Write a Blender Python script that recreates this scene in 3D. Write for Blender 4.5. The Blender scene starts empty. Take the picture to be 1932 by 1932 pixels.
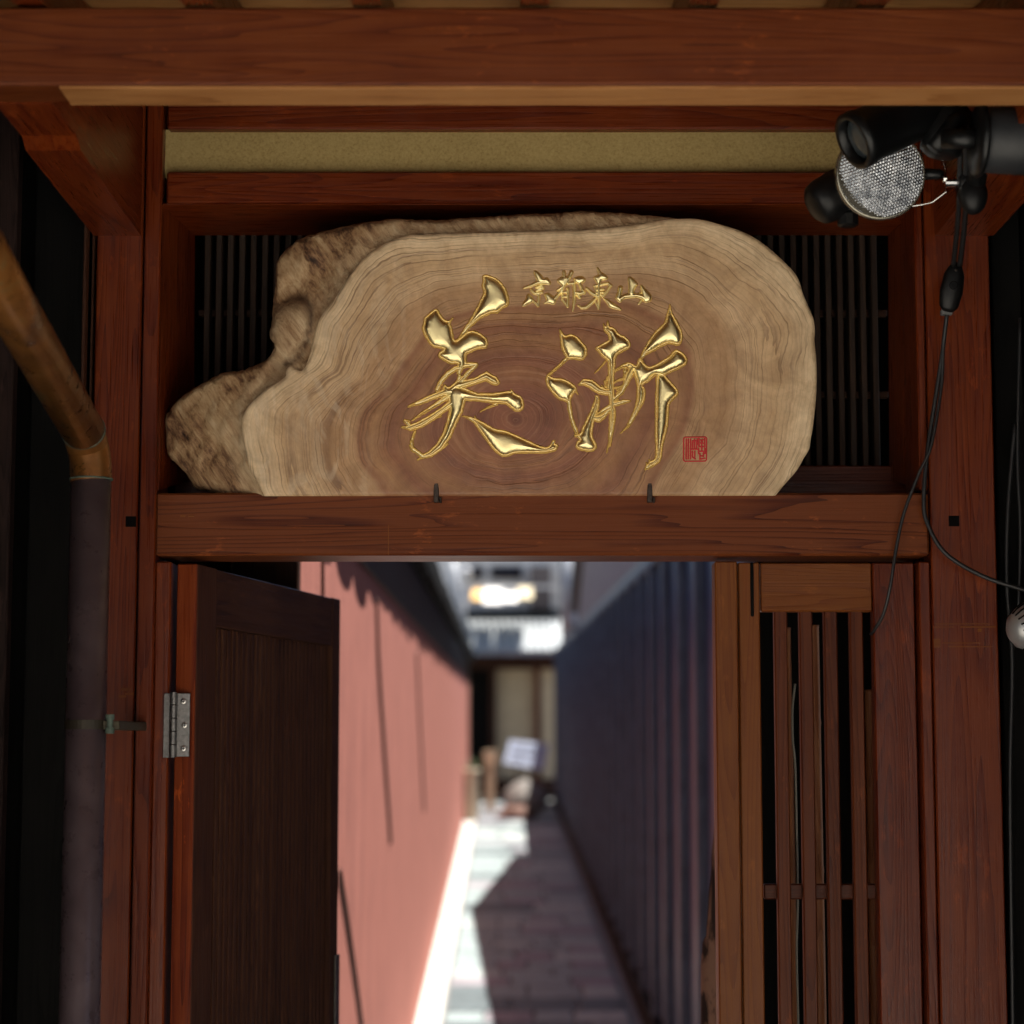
import bpy, bmesh, math, random
import numpy as np
from mathutils import Vector, Matrix, noise
from mathutils.geometry import delaunay_2d_cdt
random.seed(7); rng = np.random.default_rng(7)
S = bpy.context.scene; COL = S.collection
# ------------------------------------------------------------------ camera, world, sun, exposure
F = 4000.0; CY = -3.0; CZ = 1.55; PITCH = math.atan(434 / F)
cam = bpy.data.cameras.new('camera'); co = bpy.data.objects.new('camera', cam); COL.objects.link(co)
co.location = (0, CY, CZ); co.rotation_euler = (math.radians(90) + PITCH, 0, 0)
cam.sensor_width = 36; cam.lens = 36 * F / 1932; cam.clip_start = .05; cam.clip_end = 600
cam.dof.use_dof = True; cam.dof.focus_distance = 3.0; cam.dof.aperture_fstop = 3.5; cam.dof.aperture_blades = 9
S.camera = co
S.render.resolution_x = S.render.resolution_y = 1024
S.render.engine = 'CYCLES'
SUN = Vector((.22, .09, 1)).normalized()
wd = bpy.data.worlds.new('World'); S.world = wd; wd.use_nodes = True
sky = wd.node_tree.nodes.new('ShaderNodeTexSky'); sky.sky_type = 'NISHITA'; sky.sun_disc = False
sky.sun_elevation = math.asin(SUN.z); sky.sun_rotation = math.atan2(SUN.x, SUN.y)
wd.node_tree.links.new(sky.outputs[0], wd.node_tree.nodes['Background'].inputs[0])
wd.node_tree.nodes['Background'].inputs[1].default_value = .055
sl = bpy.data.lights.new('sun', 'SUN'); sl.energy = 5; sl.angle = math.radians(.5); sl.color = (1, .95, .87)
so = bpy.data.objects.new('sun', sl); COL.objects.link(so); so.rotation_euler = SUN.to_track_quat('Z', 'Y').to_euler()
S.view_settings.view_transform = 'Standard'; S.view_settings.look = 'None'; S.view_settings.gamma = 1
S.view_settings.use_curve_mapping = False; S.view_settings.exposure = 1.28

# ------------------------------------------------------------------ helpers
CP, SP = math.cos(PITCH), math.sin(PITCH)
def U(x, y, Y):                      # point of the photograph (1932 wide) at depth plane Y
    a = (x - 966) / F; b = (966 - y) / F
    dy = CP - b * SP; dz = SP + b * CP; t = (Y - CY) / dy
    return Vector((a * t, Y, CZ + dz * t))
def ux(x, Y, y=966): return U(x, y, Y).x
def uz(y, Y): return U(966, y, Y).z
def base(o):
    v = Vector((0, 0, 0))
    while o: v += o.location; o = o.parent
    return v
def tag(o, label=None, cat=None, group=None, kind=None):
    if label: o['label'] = label
    if cat: o['category'] = cat
    if group: o['group'] = group
    if kind: o['kind'] = kind
    return o
def thing(name, label, cat, loc=(0, 0, 0), group=None):
    o = bpy.data.objects.new(name, None); COL.objects.link(o); o.location = loc
    o.empty_display_size = .05
    return tag(o, label, cat, group)
def obj(name, bm, mat, parent=None, local=False, smooth=False, kind=None, label=None):
    me = bpy.data.meshes.new(name)
    if parent is not None and not local:
        bmesh.ops.translate(bm, vec=-base(parent), verts=bm.verts)
    bm.to_mesh(me); bm.free()
    for m in (mat if isinstance(mat, (list, tuple)) else [mat]): me.materials.append(m)
    if smooth: me.polygons.foreach_set('use_smooth', [True] * len(me.polygons))
    o = bpy.data.objects.new(name, me); COL.objects.link(o)
    if parent is not None: o.parent = parent
    if kind: o['kind'] = kind
    if label: o['label'] = label
    return o
def dup(o, off, parent=None):
    c = o.copy(); COL.objects.link(c); c.location = o.location + Vector(off)
    if parent is not None: c.parent = parent
    return c
def bx(bm, x0, x1, y0, y1, z0, z1, bev=0.0015):
    m = bmesh.ops.create_cube(bm, size=1)
    vs = m['verts']
    for v in vs:
        v.co = Vector(((x0 + x1) / 2 + v.co.x * (x1 - x0), (y0 + y1) / 2 + v.co.y * (y1 - y0), (z0 + z1) / 2 + v.co.z * (z1 - z0)))
    if bev:
        es = list({e for v in vs for e in v.link_edges})
        bmesh.ops.bevel(bm, geom=es, offset=min(bev, .3 * min(abs(x1 - x0), abs(y1 - y0), abs(z1 - z0))), segments=1, affect='EDGES')
    return bm
def box(name, x0, x1, y0, y1, z0, z1, mat, parent=None, bev=.0015, **k):
    return obj(name, bx(bmesh.new(), x0, x1, y0, y1, z0, z1, bev), mat, parent, **k)
def pbox(name, px0, py0, px1, py1, Y0, Y1, mat, parent=None, bev=.0015, **k):   # front face given in the photograph at Y0
    ym = (py0 + py1) / 2
    return box(name, ux(px0, Y0, ym), ux(px1, Y0, ym), Y0, Y1, uz(py1, Y0), uz(py0, Y0), mat, parent, bev, **k)
def prism(pts, axis, a, b):                # polygon in the two other axes, extruded along axis
    bm = bmesh.new(); r = []
    for c in (a, b):
        l = []
        for p in pts:
            l.append(bm.verts.new((c, p[0], p[1]) if axis == 'x' else (p[0], c, p[1]) if axis == 'y' else (p[0], p[1], c)))
        r.append(l)
    n = len(pts)
    bm.faces.new(r[0]); bm.faces.new(r[1][::-1])
    for i in range(n): bm.faces.new((r[0][i], r[1][i], r[1][(i + 1) % n], r[0][(i + 1) % n]))
    bmesh.ops.recalc_face_normals(bm, faces=bm.faces); return bm
def hexa(c8):                               # 4 front corners, 4 back corners
    bm = bmesh.new(); v = [bm.verts.new(c) for c in c8]
    for f in ((0, 1, 2, 3), (7, 6, 5, 4), (0, 4, 5, 1), (1, 5, 6, 2), (2, 6, 7, 3), (3, 7, 4, 0)): bm.faces.new([v[i] for i in f])
    bmesh.ops.recalc_face_normals(bm, faces=bm.faces); return bm
def frame_of(d):
    d = d.normalized(); a = Vector((0, 0, 1)) if abs(d.z) < .9 else Vector((0, 1, 0))
    u = d.cross(a).normalized(); return u, d.cross(u).normalized()
def lathe(bm, p, d, prof, seg=28, caps=(True, True)):    # prof: list of (distance along d, radius)
    p = Vector(p); d = Vector(d).normalized(); u, w = frame_of(d); R = []
    for (t, r) in prof:
        R.append([bm.verts.new(p + d * t + (u * math.cos(2 * math.pi * i / seg) + w * math.sin(2 * math.pi * i / seg)) * r) for i in range(seg)])
    for a, b in zip(R, R[1:]):
        for i in range(seg): bm.faces.new((a[i], a[(i + 1) % seg], b[(i + 1) % seg], b[i]))
    if caps[0]: bm.faces.new(R[0][::-1])
    if caps[1]: bm.faces.new(R[-1])
    bmesh.ops.recalc_face_normals(bm, faces=bm.faces)
    return bm
def spline(pts, n=8):
    P = [Vector(p) for p in pts]; P = [2 * P[0] - P[1]] + P + [2 * P[-1] - P[-2]]; out = []
    for i in range(1, len(P) - 2):
        for k in range(n):
            t = k / n; a, b, c, d = P[i - 1:i + 3]
            out.append(.5 * ((2 * b) + (c - a) * t + (2 * a - 5 * b + 4 * c - d) * t * t + (3 * b - a - 3 * c + d) * t ** 3))
    out.append(P[-2]); return out
def tube(bm, pts, r, seg=10, caps=True):
    P = [Vector(p) for p in pts]; R = []
    u = None
    for i, p in enumerate(P):
        d = (P[min(i + 1, len(P) - 1)] - P[max(i - 1, 0)]).normalized()
        if u is None: u, w = frame_of(d)
        else:
            u = (u - d * u.dot(d)).normalized(); w = d.cross(u)
        rr = r[i] if isinstance(r, (list, tuple)) else r
        R.append([bm.verts.new(p + (u * math.cos(2 * math.pi * k / seg) + w * math.sin(2 * math.pi * k / seg)) * rr) for k in range(seg)])
    for a, b in zip(R, R[1:]):
        for i in range(seg): bm.faces.new((a[i], a[(i + 1) % seg], b[(i + 1) % seg], b[i]))
    if caps: bm.faces.new(R[0][::-1]); bm.faces.new(R[-1])
    bmesh.ops.recalc_face_normals(bm, faces=bm.faces); return bm

# ------------------------------------------------------------------ materials
class NT:
    def __init__(s, name):
        s.m = bpy.data.materials.new(name); s.m.use_nodes = True; s.t = s.m.node_tree; s.b = s.t.nodes['Principled BSDF']
    def n(s, typ, **k):
        o = s.t.nodes.new('ShaderNode' + typ)
        for a, v in k.items():
            if a.startswith('i_'): o.inputs[a[2:].replace('_', ' ')].default_value = v
            else: setattr(o, a, v)
        return o
    def l(s, a, b): s.t.links.new(a, b)
    def ramp(s, fac, stops, interp='LINEAR'):
        r = s.n('ValToRGB'); r.color_ramp.interpolation = interp; e = r.color_ramp.elements
        while len(e) < len(stops): e.new(.5)
        for q, (p, c) in zip(e, stops):
            q.position = p; q.color = (*c, 1) if len(c) == 3 else c
        s.l(fac, r.inputs[0]); return r.outputs[0]
    def math(s, op, a, b=None, c=None):
        o = s.n('Math', operation=op)
        for i, v in enumerate((a, b, c)):
            if v is None: continue
            if isinstance(v, (int, float)): o.inputs[i].default_value = v
            else: s.l(v, o.inputs[i])
        return o.outputs[0]
    def mix(s, fac, a, b, mode='MIX'):
        o = s.n('Mix', data_type='RGBA', blend_type=mode)
        for i, v in ((0, fac), (6, a), (7, b)):
            if isinstance(v, (int, float)): o.inputs[i].default_value = v
            elif isinstance(v, tuple): o.inputs[i].default_value = (*v, 1) if len(v) == 3 else v
            else: s.l(v, o.inputs[i])
        return o.outputs[2]
    def coord(s, scale=(1, 1, 1), rnd=True, rot=(0, 0, 0)):
        tc = s.n('TexCoord'); mp = s.n('Mapping'); mp.inputs['Scale'].default_value = scale; mp.inputs['Rotation'].default_value = rot
        if rnd:
            oi = s.n('ObjectInfo'); ad = s.n('VectorMath', operation='ADD'); cm = s.n('CombineXYZ')
            m1 = s.math('MULTIPLY', oi.outputs['Random'], 7.3); m2 = s.math('MULTIPLY', oi.outputs['Random'], 3.1)
            s.l(m1, cm.inputs[0]); s.l(m2, cm.inputs[1]); s.l(m1, cm.inputs[2])
            s.l(tc.outputs['Object'], ad.inputs[0]); s.l(cm.outputs[0], ad.inputs[1]); s.l(ad.outputs[0], mp.inputs[0])
        else: s.l(tc.outputs['Object'], mp.inputs[0])
        return mp.outputs[0]
    def noise(s, vec, scale, detail=4, rough=.55, dist=0.):
        o = s.n('TexNoise'); o.inputs['Scale'].default_value = scale; o.inputs['Detail'].default_value = detail
        o.inputs['Roughness'].default_value = rough; o.inputs['Distortion'].default_value = dist; s.l(vec, o.inputs['Vector']); return o.outputs[0]
    def bump(s, h, strength, dist=.001):
        o = s.n('Bump'); o.inputs['Strength'].default_value = strength; o.inputs['Distance'].default_value = dist; s.l(h, o.inputs['Height'])
        s.l(o.outputs[0], s.b.inputs['Normal'])
    def col(s, c): 
        if isinstance(c, tuple): s.b.inputs['Base Color'].default_value = (*c, 1)
        else: s.l(c, s.b.inputs['Base Color'])
    def rough(s, r):
        if isinstance(r, (int, float)): s.b.inputs['Roughness'].default_value = r
        else: s.l(r, s.b.inputs['Roughness'])
def wood(name, dark, mid, light, axis='z', rough=.45, wear=.0, rings=14., big=3., spec=.25, bump=.35, k=1., rw=.30):
    dark, mid, light = [tuple(q * k for q in c) for c in (dark, mid, light)]
    t = NT(name); st = {'x': (.07, 1, 1), 'y': (1, .07, 1), 'z': (1, 1, .07)}[axis]; st2 = {'x': (.02, 1, 1), 'y': (1, .02, 1), 'z': (1, 1, .02)}[axis]
    v = t.coord(st); v2 = t.coord(st2)
    lo = t.noise(v, big * 2.2, 2, .5, .3)
    lo2 = t.noise(t.coord({'x': (.035, 1, 1), 'y': (1, .035, 1), 'z': (1, 1, .035)}[axis]), big * 3.4, 3, .55, .15)
    fl = t.math('FRACT', t.math('MULTIPLY', t.math('ADD', lo, t.math('MULTIPLY', lo2, .6)), rings * 2.2))
    ring = t.math('SUBTRACT', 1.0, t.math('POWER', fl, 2.5))
    fib = t.noise(v2, 420, 3, .6)
    blot = t.noise(t.coord((1, 1, 1)), 7, 4, .6)
    f = t.math('ADD', t.math('MULTIPLY', ring, rw), t.math('ADD', t.math('MULTIPLY', fib, .55), t.math('MULTIPLY', blot, .55)))
    c = t.ramp(f, [(.28, dark), (.62, mid), (1., light)])
    if wear:
        w = t.noise(t.coord({'x': (.3, 1, 1), 'y': (1, .3, 1), 'z': (1, 1, .3)}[axis]), 95, 6, .72)
        w2 = t.noise(t.coord((1, 1, 1)), 9, 3, .6)
        wf = t.ramp(t.math('ADD', t.math('MULTIPLY', w, .65), t.math('MULTIPLY', w2, .5)), [(.66, (0, 0, 0)), (.72, (wear, wear, wear))])
        c = t.mix(wf, c, tuple(min(1, q * 2.6) for q in light))
    oi = t.n('ObjectInfo'); tint = t.ramp(oi.outputs['Random'], [(0, (.78, .74, .72)), (.35, (1, 1, 1)), (.7, (1.12, 1.2, 1.25)), (1, (.9, .84, .8))])
    c = t.mix(1., c, tint, 'MULTIPLY')
    t.col(c); t.rough(t.ramp(fib, [(.3, (rough - .08,) * 3), (.7, (rough + .15,) * 3)]))
    t.b.inputs['Specular IOR Level'].default_value = spec
    t.bump(t.math('ADD', t.math('MULTIPLY', fib, .6), t.math('MULTIPLY', ring, .4)), bump, .0012)
    return t.m
RD, RM, RL = (.042, .0045, .0006), (.170, .0205, .0024), (.30, .053, .0065)
W = {}
for ax in 'xyz':
    W['red' + ax] = wood('red_lacquered_wood_' + ax, RD, RM, RL, ax, .30, .22, k=.54, spec=.38)
    W['brn' + ax] = wood('brown_wood_' + ax, (.045, .0075, .0012), (.155, .0275, .0045), (.26, .062, .012), ax, .42, .3, k=.48)
    W['dkb' + ax] = wood('dark_brown_wood_' + ax, (.018, .006, .0025), (.055, .018, .008), (.10, .038, .017), ax, .5, .15, k=.62)
    W['org' + ax] = wood('orange_wood_' + ax, (.17, .038, .005), (.30, .078, .009), (.40, .125, .018), ax, .36, .15, k=.5)
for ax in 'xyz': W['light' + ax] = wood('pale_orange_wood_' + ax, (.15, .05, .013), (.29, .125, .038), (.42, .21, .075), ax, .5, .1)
for ax in 'xyz': W['door' + ax] = wood('old_door_wood_' + ax, (.028, .008, .003), (.060, .019, .008), (.10, .036, .015), ax, .5, .2, k=.85)
W['linx'] = wood('lintel_wood', (.030, .0075, .0016), (.165, .0285, .0048), (.32, .080, .018), 'x', .4, .45, rings=9., big=4.5, k=.5, rw=.62)
W['redbright'] = wood('bright_red_wood', RD, RM, RL, 'z', .4, .5, k=.7)
W['char'] = wood('charred_board', (.006, .004, .004), (.020, .011, .010), (.05, .028, .024), 'z', .6, .4, 22, 4, spec=.12, k=.65)
W['black'] = wood('black_board', (.002, .002, .002), (.005, .0045, .004), (.010, .009, .008), 'z', .7, .03, spec=.1, k=.6)
W['lat'] = wood('lattice_wood', (.02, .012, .009), (.045, .028, .02), (.08, .045, .028), 'z', .6, .0, k=.62)
W['bamboo'] = wood('bamboo_wood', (.12, .035, .012), (.24, .08, .03), (.34, .14, .06), 'z', .4, .0)
def plain(name, c, rough=.6, metal=0., nz=0., scale=40, bump=0., spec=.5, alt=None, rnd=True):
    t = NT(name); 
    if nz or alt:
        n = t.noise(t.coord(rnd=rnd), scale, 5, .6)
        a = alt or tuple(q * (1 - nz) for q in c)
        t.col(t.ramp(n, [(.35, a), (.65, c)]))
        if bump: t.bump(n, bump, .002)
    else: t.col(c)
    t.rough(rough); t.b.inputs['Metallic'].default_value = metal; t.b.inputs['Specular IOR Level'].default_value = spec
    return t.m
M = {}
def plaster(name, a, b, c, scale=260, bump=.6):
    t = NT(name); v = t.coord(rnd=False); n1 = t.noise(v, scale, 4, .7); n2 = t.noise(v, 4, 4, .6)
    f = t.math('ADD', t.math('MULTIPLY', n1, .65), t.math('MULTIPLY', n2, .4))
    t.col(t.ramp(f, [(.3, a), (.52, b), (.75, c)])); t.rough(.9); t.bump(n1, bump, .0015); return t.m
M['olive'] = plaster('ochre_sand_plaster', (.22, .15, .045), (.36, .265, .10), (.47, .36, .15), bump=.35)
def pinkwall():
    t = NT('pink_plaster'); v = t.coord(rnd=False); n1 = t.noise(v, 5, 5, .65); n2 = t.noise(t.coord((1, 1, .12), rnd=False), 9, 4, .6); n3 = t.noise(v, 90, 4, .7)
    f = t.math('ADD', t.math('MULTIPLY', n1, .4), t.math('ADD', t.math('MULTIPLY', n2, .45), t.math('MULTIPLY', n3, .15)))
    t.col(t.ramp(f, [(.3, (.34, .105, .078)), (.5, (.50, .165, .120)), (.7, (.58, .205, .155))])); t.rough(.9); t.bump(n3, .4, .003); return t.m
M['pink'] = pinkwall()
M['blackplastic'] = plain('black_plastic', (.006, .006, .0065), .42, nz=.3, scale=60, spec=.3)
M['blackmetal'] = plain('black_painted_metal', (.006, .0065, .007), .36, nz=.35, scale=25, spec=.35)
M['rubber'] = plain('black_rubber', (.016, .016, .017), .45)
M['steel'] = plain('brushed_steel', (.28, .27, .26), .42, 1, nz=.35, scale=160, bump=.2)
M['chrome'] = plain('chrome', (.7, .7, .68), .15, 1)
M['screw'] = plain('screw_metal', (.55, .53, .5), .3, 1)
M['screwslot'] = plain('dark_slot', (.005, .004, .004), .9, spec=.05)
M['iron'] = plain('dark_iron', (.09, .07, .06), .5, .8, nz=.5, scale=200, bump=.3)
M['blueblack'] = plain('blue_black_boards', (.024, .060, .145), .4, nz=.3, scale=8)
M['batten'] = plain('brown_batten', (.10, .145, .20), .6, nz=.35, scale=12)
M['soffit'] = plain('mauve_grey_soffit', (.26, .22, .23), .7, nz=.25, scale=6)
M['gutter'] = plain('grey_gutter', (.42, .44, .48), .4, nz=.1, scale=10)
M['tile'] = plain('grey_roof_tile', (.10, .10, .11), .5, nz=.4, scale=14)
M['eavetile'] = plain('dark_eave_tile', (.012, .012, .013), .85, nz=.4, scale=14, spec=.15)
M['fartile'] = plain('silver_grey_roof_tile', (.42, .45, .47), .5, nz=.2, scale=14)
M['cream'] = plain('cream_plaster', (.62, .53, .36), .85, nz=.15, scale=8)
M['yellow'] = plain('glow_edge_ochre', (.7, .42, .14), .8)  # ochre paints the warm edge of the far house's bright patch
M['white'] = plain('white_plaster', (.82, .80, .77), .8, nz=.12, scale=6)
M['board'] = plain('white_paint', (.40, .46, .60), .6)
M['ink'] = plain('grey_ink', (.30, .34, .42), .6)
M['glass'] = plain('dark_window_glass', (.03, .035, .045), .1)
M['pot'] = plain('cream_ceramic', (.72, .62, .45), .5, nz=.1)
M['stone'] = plain('rough_stone', (.25, .23, .21), .85, nz=.5, scale=9, bump=.5)
M['concrete'] = plain('pale_concrete', (.50, .50, .47), .85, nz=.14, scale=5)
M['street'] = plain('street_stone', (.54, .51, .45), .85, nz=.2, scale=3)
M['earth'] = plain('earth', (.2, .18, .15), .95, nz=.3, scale=2)
M['mortar'] = plain('mortar', (.2, .2, .2), .9, nz=.3, scale=9)
M['paver'] = plain('grey_paver', (.26, .32, .325), .8, nz=.3, scale=16, bump=.3)
M['paver3'] = plain('dark_paver', (.10, .13, .14), .7, nz=.3, scale=16, bump=.3); M['paver4'] = plain('light_paver', (.36, .41, .40), .8, nz=.3, scale=16, bump=.3)
M['paver2'] = plain('purple_paver', (.26, .245, .27), .8, nz=.3, scale=16, bump=.3)
M['leaf'] = plain('leaf_green', (.06, .09, .03), .6, nz=.4, scale=20)
M['red'] = plain('vermilion_paint', (.52, .015, .02), .5)
M['postcap'] = plain('pale_yellow_cap', (.85, .75, .5), .7)  # even pale yellow of the post cap, no emission

# ------------------------------------------------------------------ ground
box('ground', -150, 150, -150, 150, -.5, -.06, M['earth'], bev=0, kind='structure')
box('street', -12, 12, -9, -.16, -.055, 0, M['street'], bev=0, kind='structure')
def gz(Y): return .0333 * (Y - CY)
def lx(d): return -.38 - .00525 * d
def rx(d): return .663 - .00525 * d
Y1 = 25.0
bm = bmesh.new()
a = [(-1.1, -.15), (1.4, -.15), (1.4, Y1), (-1.1, Y1)]
v = [bm.verts.new((x, y, gz(y) - .006)) for x, y in a] + [bm.verts.new((x, y, gz(y) - .25)) for x, y in a]
for f in ((0, 1, 2, 3), (7, 6, 5, 4), (0, 4, 5, 1), (1, 5, 6, 2), (2, 6, 7, 3), (3, 7, 4, 0)): bm.faces.new([v[i] for i in f])
bmesh.ops.recalc_face_normals(bm, faces=bm.faces)
path = obj('path', bm, M['mortar'], kind='structure')
# pavers (parts of the path), in rows
Y = 3.0; rowi = 0
while Y < 22.5:
    dl = random.choice((.22, .3, .3, .38)); X0 = lx(Y - CY) + .13; X1 = rx(Y - CY) - .09; x = X0
    n = random.choice((2, 3, 3, 4)); cuts = sorted([X0 + (X1 - X0) * (i + random.uniform(-.22, .22)) / n for i in range(1, n)]); cuts = [X0] + cuts + [X1]
    for a_, b_ in zip(cuts, cuts[1:]):
        bm = bx(bmesh.new(), a_ + .006, b_ - .006, Y + .006, Y + dl - .006, -.03, .012 + random.uniform(-.003, .003), .004)
        for q in bm.verts: q.co.z += gz(q.co.y)
        obj('paver', bm, M[random.choice(('paver', 'paver', 'paver2', 'paver3', 'paver4'))], path)
    Y += dl; rowi += 1
bm = bmesh.new()
yy = np.linspace(.2, 22.3, 16)
for i in range(15):
    y0, y1 = yy[i] + .005, yy[i + 1] - .005
    c8 = [(lx(y0 + 3) + .005, y0, gz(y0)), (lx(y0 + 3) + .12, y0, gz(y0)), (lx(y0 + 3) + .12, y0, gz(y0) + .02), (lx(y0 + 3) + .005, y0, gz(y0) + .02),
          (lx(y1 + 3) + .005, y1, gz(y1)), (lx(y1 + 3) + .12, y1, gz(y1)), (lx(y1 + 3) + .12, y1, gz(y1) + .02), (lx(y1 + 3) + .005, y1, gz(y1) + .02)]
    obj('kerb_stone', hexa(c8), M['concrete'], path)

# ------------------------------------------------------------------ gate: posts, lintel, rails, plaster
gate = thing('gate_frame', 'dark red wooden gateway with square posts, lintel and ochre plaster strip above the carved sign', 'gate', (0, 0, 0))
ZT = 2.62
def vpost(name, pxa, pxb, Ya, Yb, z0, z1, mat, parent=gate): return box(name, ux(pxa, Ya), ux(pxb, Ya), Ya, Yb, z0, z1, mat, parent, .002)
post = vpost('post', 172, 260, 0, .12, .05, ZT, W['redz'])
jl = vpost('jamb', 263, 294, -.006, .10, .05, ZT, W['redz'])
postr = vpost('post', 1755, 1878, 0, .12, .05, ZT, W['redz'])
vpost('jamb', 1736, 1752, -.004, .1, uz(925, 0), ZT, W['redz'])
vpost('jamb', 296, 325, .004, .1, .05, uz(1059, 0), W['redz'])
vpost('jamb', 1731, 1752, .004, .1, .05, uz(1059, 0), W['redz'])
pbox('peg', 237, 974, 257, 994, -.001, .02, M['screwslot'], gate, .0005)
pbox('peg', 1790, 973, 1810, 993, -.001, .02, M['screwslot'], gate, .0005)
lint = box('lintel', ux(296, 0), ux(1750, 0), -.008, .10, uz(1048, -.008), uz(930, -.008), W['linx'], gate, .003)
box('rail', ux(302, 0), ux(1738, 0), 0, .1, uz(243, 0), uz(120, 0), W['redx'], gate, .003)
box('rail', ux(303, 0), ux(1740, 0), 0, .07, uz(384, 0), uz(323, 0), W['redx'], gate, .003)
box('plaster_panel', ux(300, .02), ux(1738, .02), .018, .06, uz(327, .0), uz(238, 0), M['olive'], gate, 0)
for (a_, t_, b_, c_) in ((1764, 1176, 1868, 1178), (1760, 1182, 1800, 1184), (1812, 1181, 1880, 1184), (1762, 1205, 1774, 1222), (1778, 1212, 1850, 1214), (1790, 1219, 1872, 1221), (1845, 1186, 1852, 1192)):
    pbox('scratch', a_, t_, b_, c_, -.0004, .001, W['orgx'], gate, 0)
for (a_, t_, b_, c_) in ((228, 1298, 246, 1303), (236, 1307, 252, 1311), (224, 1312, 238, 1316), (340, 972, 350, 975), (355, 971, 366, 975), (732, 990, 733.5, 1046)):
    pbox('scratch', a_, t_, b_, c_, -.0084 if a_ > 300 else -.0004, .001, W['orgx'], gate, 0)
# lattice transom in a splayed box
trans = thing('lattice_transom', 'dark recessed transom with thin vertical slats behind the carved wooden sign', 'lattice window', (0, .1, 1.9))
LY = .19
fr = (303, 387, 1738, 925); bk = (368, 444, 1675, 880)
def reveal(name, A, B, nA, nB):
    p = [U(A[0], A[1], .0), U(B[0], B[1], .0)]; q = [U(nA[0], nA[1], LY), U(nB[0], nB[1], LY)]
    return p, q
def lid(name, A, B, a2, b2, push):
    f0, f1 = U(*A, .072 if name == 'head_board' else .02), U(*B, .072 if name == 'head_board' else .02); b0, b1 = U(*a2, LY), U(*b2, LY); pu = Vector(push)
    return obj(name, hexa([f0, f1, f1 + pu, f0 + pu, b0, b1, b1 + pu, b0 + pu]), W['redx'] if name != 'side_board' else W['redz'], trans)
f0, f1 = U(fr[0] + 4, fr[1], .001), U(fr[2] - 2, fr[1], .001)
lid_top = obj('head_board', hexa([U(303, 386, .0), U(1740, 386, .0), U(1740, 386, .0) + Vector((0, 0, .001)), U(303, 386, 0) + Vector((0, 0, .001)),
    U(368, 444, LY), U(1675, 444, LY), U(1675, 444, LY) + Vector((0, 0, .02)), U(368, 444, LY) + Vector((0, 0, .02))]), W['redx'], trans)
obj('side_board', hexa([U(294, 925, .012), U(300, 925, .012), U(308, 390, .012), U(302, 390, .012),
    U(330, 905, LY), U(366, 905, LY), U(368, 444, LY), U(330, 444, LY)]), W['redz'], trans)
obj('side_board', hexa([U(1742, 925, .012), U(1749, 925, .012), U(1745, 390, .012), U(1738, 390, .012),
    U(1678, 905, LY), U(1715, 905, LY), U(1715, 444, LY), U(1675, 444, LY)]), W['redz'], trans)
box('bottom_rail', ux(330, LY), ux(1715, LY), LY - .01, LY + .04, uz(930, 0)-.004, uz(880, LY), W['redx'], trans)
s0 = box('slat', ux(378, LY), ux(389.5, LY), LY + .002, LY + .03, uz(882, LY), uz(440, LY), W['lat'], trans, .001)
sp = 22.1 * (LY + 3) / F
for i in range(1, 59): dup(s0, (sp * i, 0, 0), trans)
for yy_ in (591, 745): box('cross_rail', ux(368, LY + .035), ux(1680, LY + .035), LY + .032, LY + .045, uz(yy_ + 6, LY + .035), uz(yy_ - 6, LY + .035), W['dkbx'], trans, .001)
box('back_board', ux(330, .4), ux(1740, .4),   .33, .345, 1.875, 2.5, W['black'], trans, 0)
box('cover_board', -.62, .72, .1, .33, 2.5, 2.54, W['black'], trans, 0)
box('cover_board', -.62, .72, .11, .33, uz(930, 0) - .025, uz(930, 0) - .005, W['black'], trans, 0)

# ------------------------------------------------------------------ eave: purlin, arms, rafters, boards
eave = thing('eave_roof', 'low gate roof seen from below, thick red purlin on projecting arms with rafters above', 'roof', (0, -.3, 2.3))
BY0, BY1 = -.66, -.592
zb0, zb1 = uz(160, BY0), uz(13, BY0)
box('purlin', ux(-260, BY0), ux(2300, BY0), BY0, BY1, zb0, zb1, W['brnx'], eave, .003)
box('bounce_lit_strip', ux(92, BY0) , ux(2300, BY0), BY0 + .002, BY1 - .001, zb0 - .0035, zb0 - .0005, W['lightx'], eave, .0005)  # pale board stands in for street bounce light on the purlin's underside
armz = uz(445, 0)
pr = [(-.001, armz), (-.10, armz - .002), (-.30, armz + .004), (-.47, armz + .006), (-.49, armz + .018), (-.70, armz + .024), (-.71, zb1 - .01), (-.65, zb1 + .02), (-.001, armz + .2)]
pr = [(-.001, armz), (-.25, armz + .002), (-.43, armz + .004), (-.455, armz + .016), (-.591, armz + .014), (-.591, zb1 - .003), (-.001, armz + .19)]
for (a_, b_) in ((177, 266), (1764, 1874)):
    obj('bracket_arm', prism(pr, 'x', ux(a_, 0, 440), ux(b_, 0, 440)), W['redy'], eave)
def roofz(Y): return zb1 + .004 + .17 * (Y - BY0)
x0r = ux(345, BY0, 5); pitch = 329 * (BY0 + 3) / F
for i in range(-5, 11):
    x = x0r + i * pitch
    obj('rafter', prism([(-.92, roofz(-.92)), (.9, roofz(.9)), (.9, roofz(.9) + .045), (-.92, roofz(-.92) + .045)], 'x', x, x + .033), W['redy'], eave)
for i in range(11):
    y0 = -.98 + i * .174; y1 = y0 + .171
    obj('soffit_board', prism([(y0, roofz(y0) + .048), (y1, roofz(y1) + .048), (y1, roofz(y1) + .06), (y0, roofz(y0) + .06)], 'x', -1.6, 1.8), W['lightx'], eave)
obj('roof_cover', prism([(-1.1, roofz(-1.1) + .062), (.93, roofz(.93) + .062), (.93, roofz(.93) + .12), (-1.1, roofz(-1.1) + .12)], 'x', -1.65, 1.85), M['tile'], eave)

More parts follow.
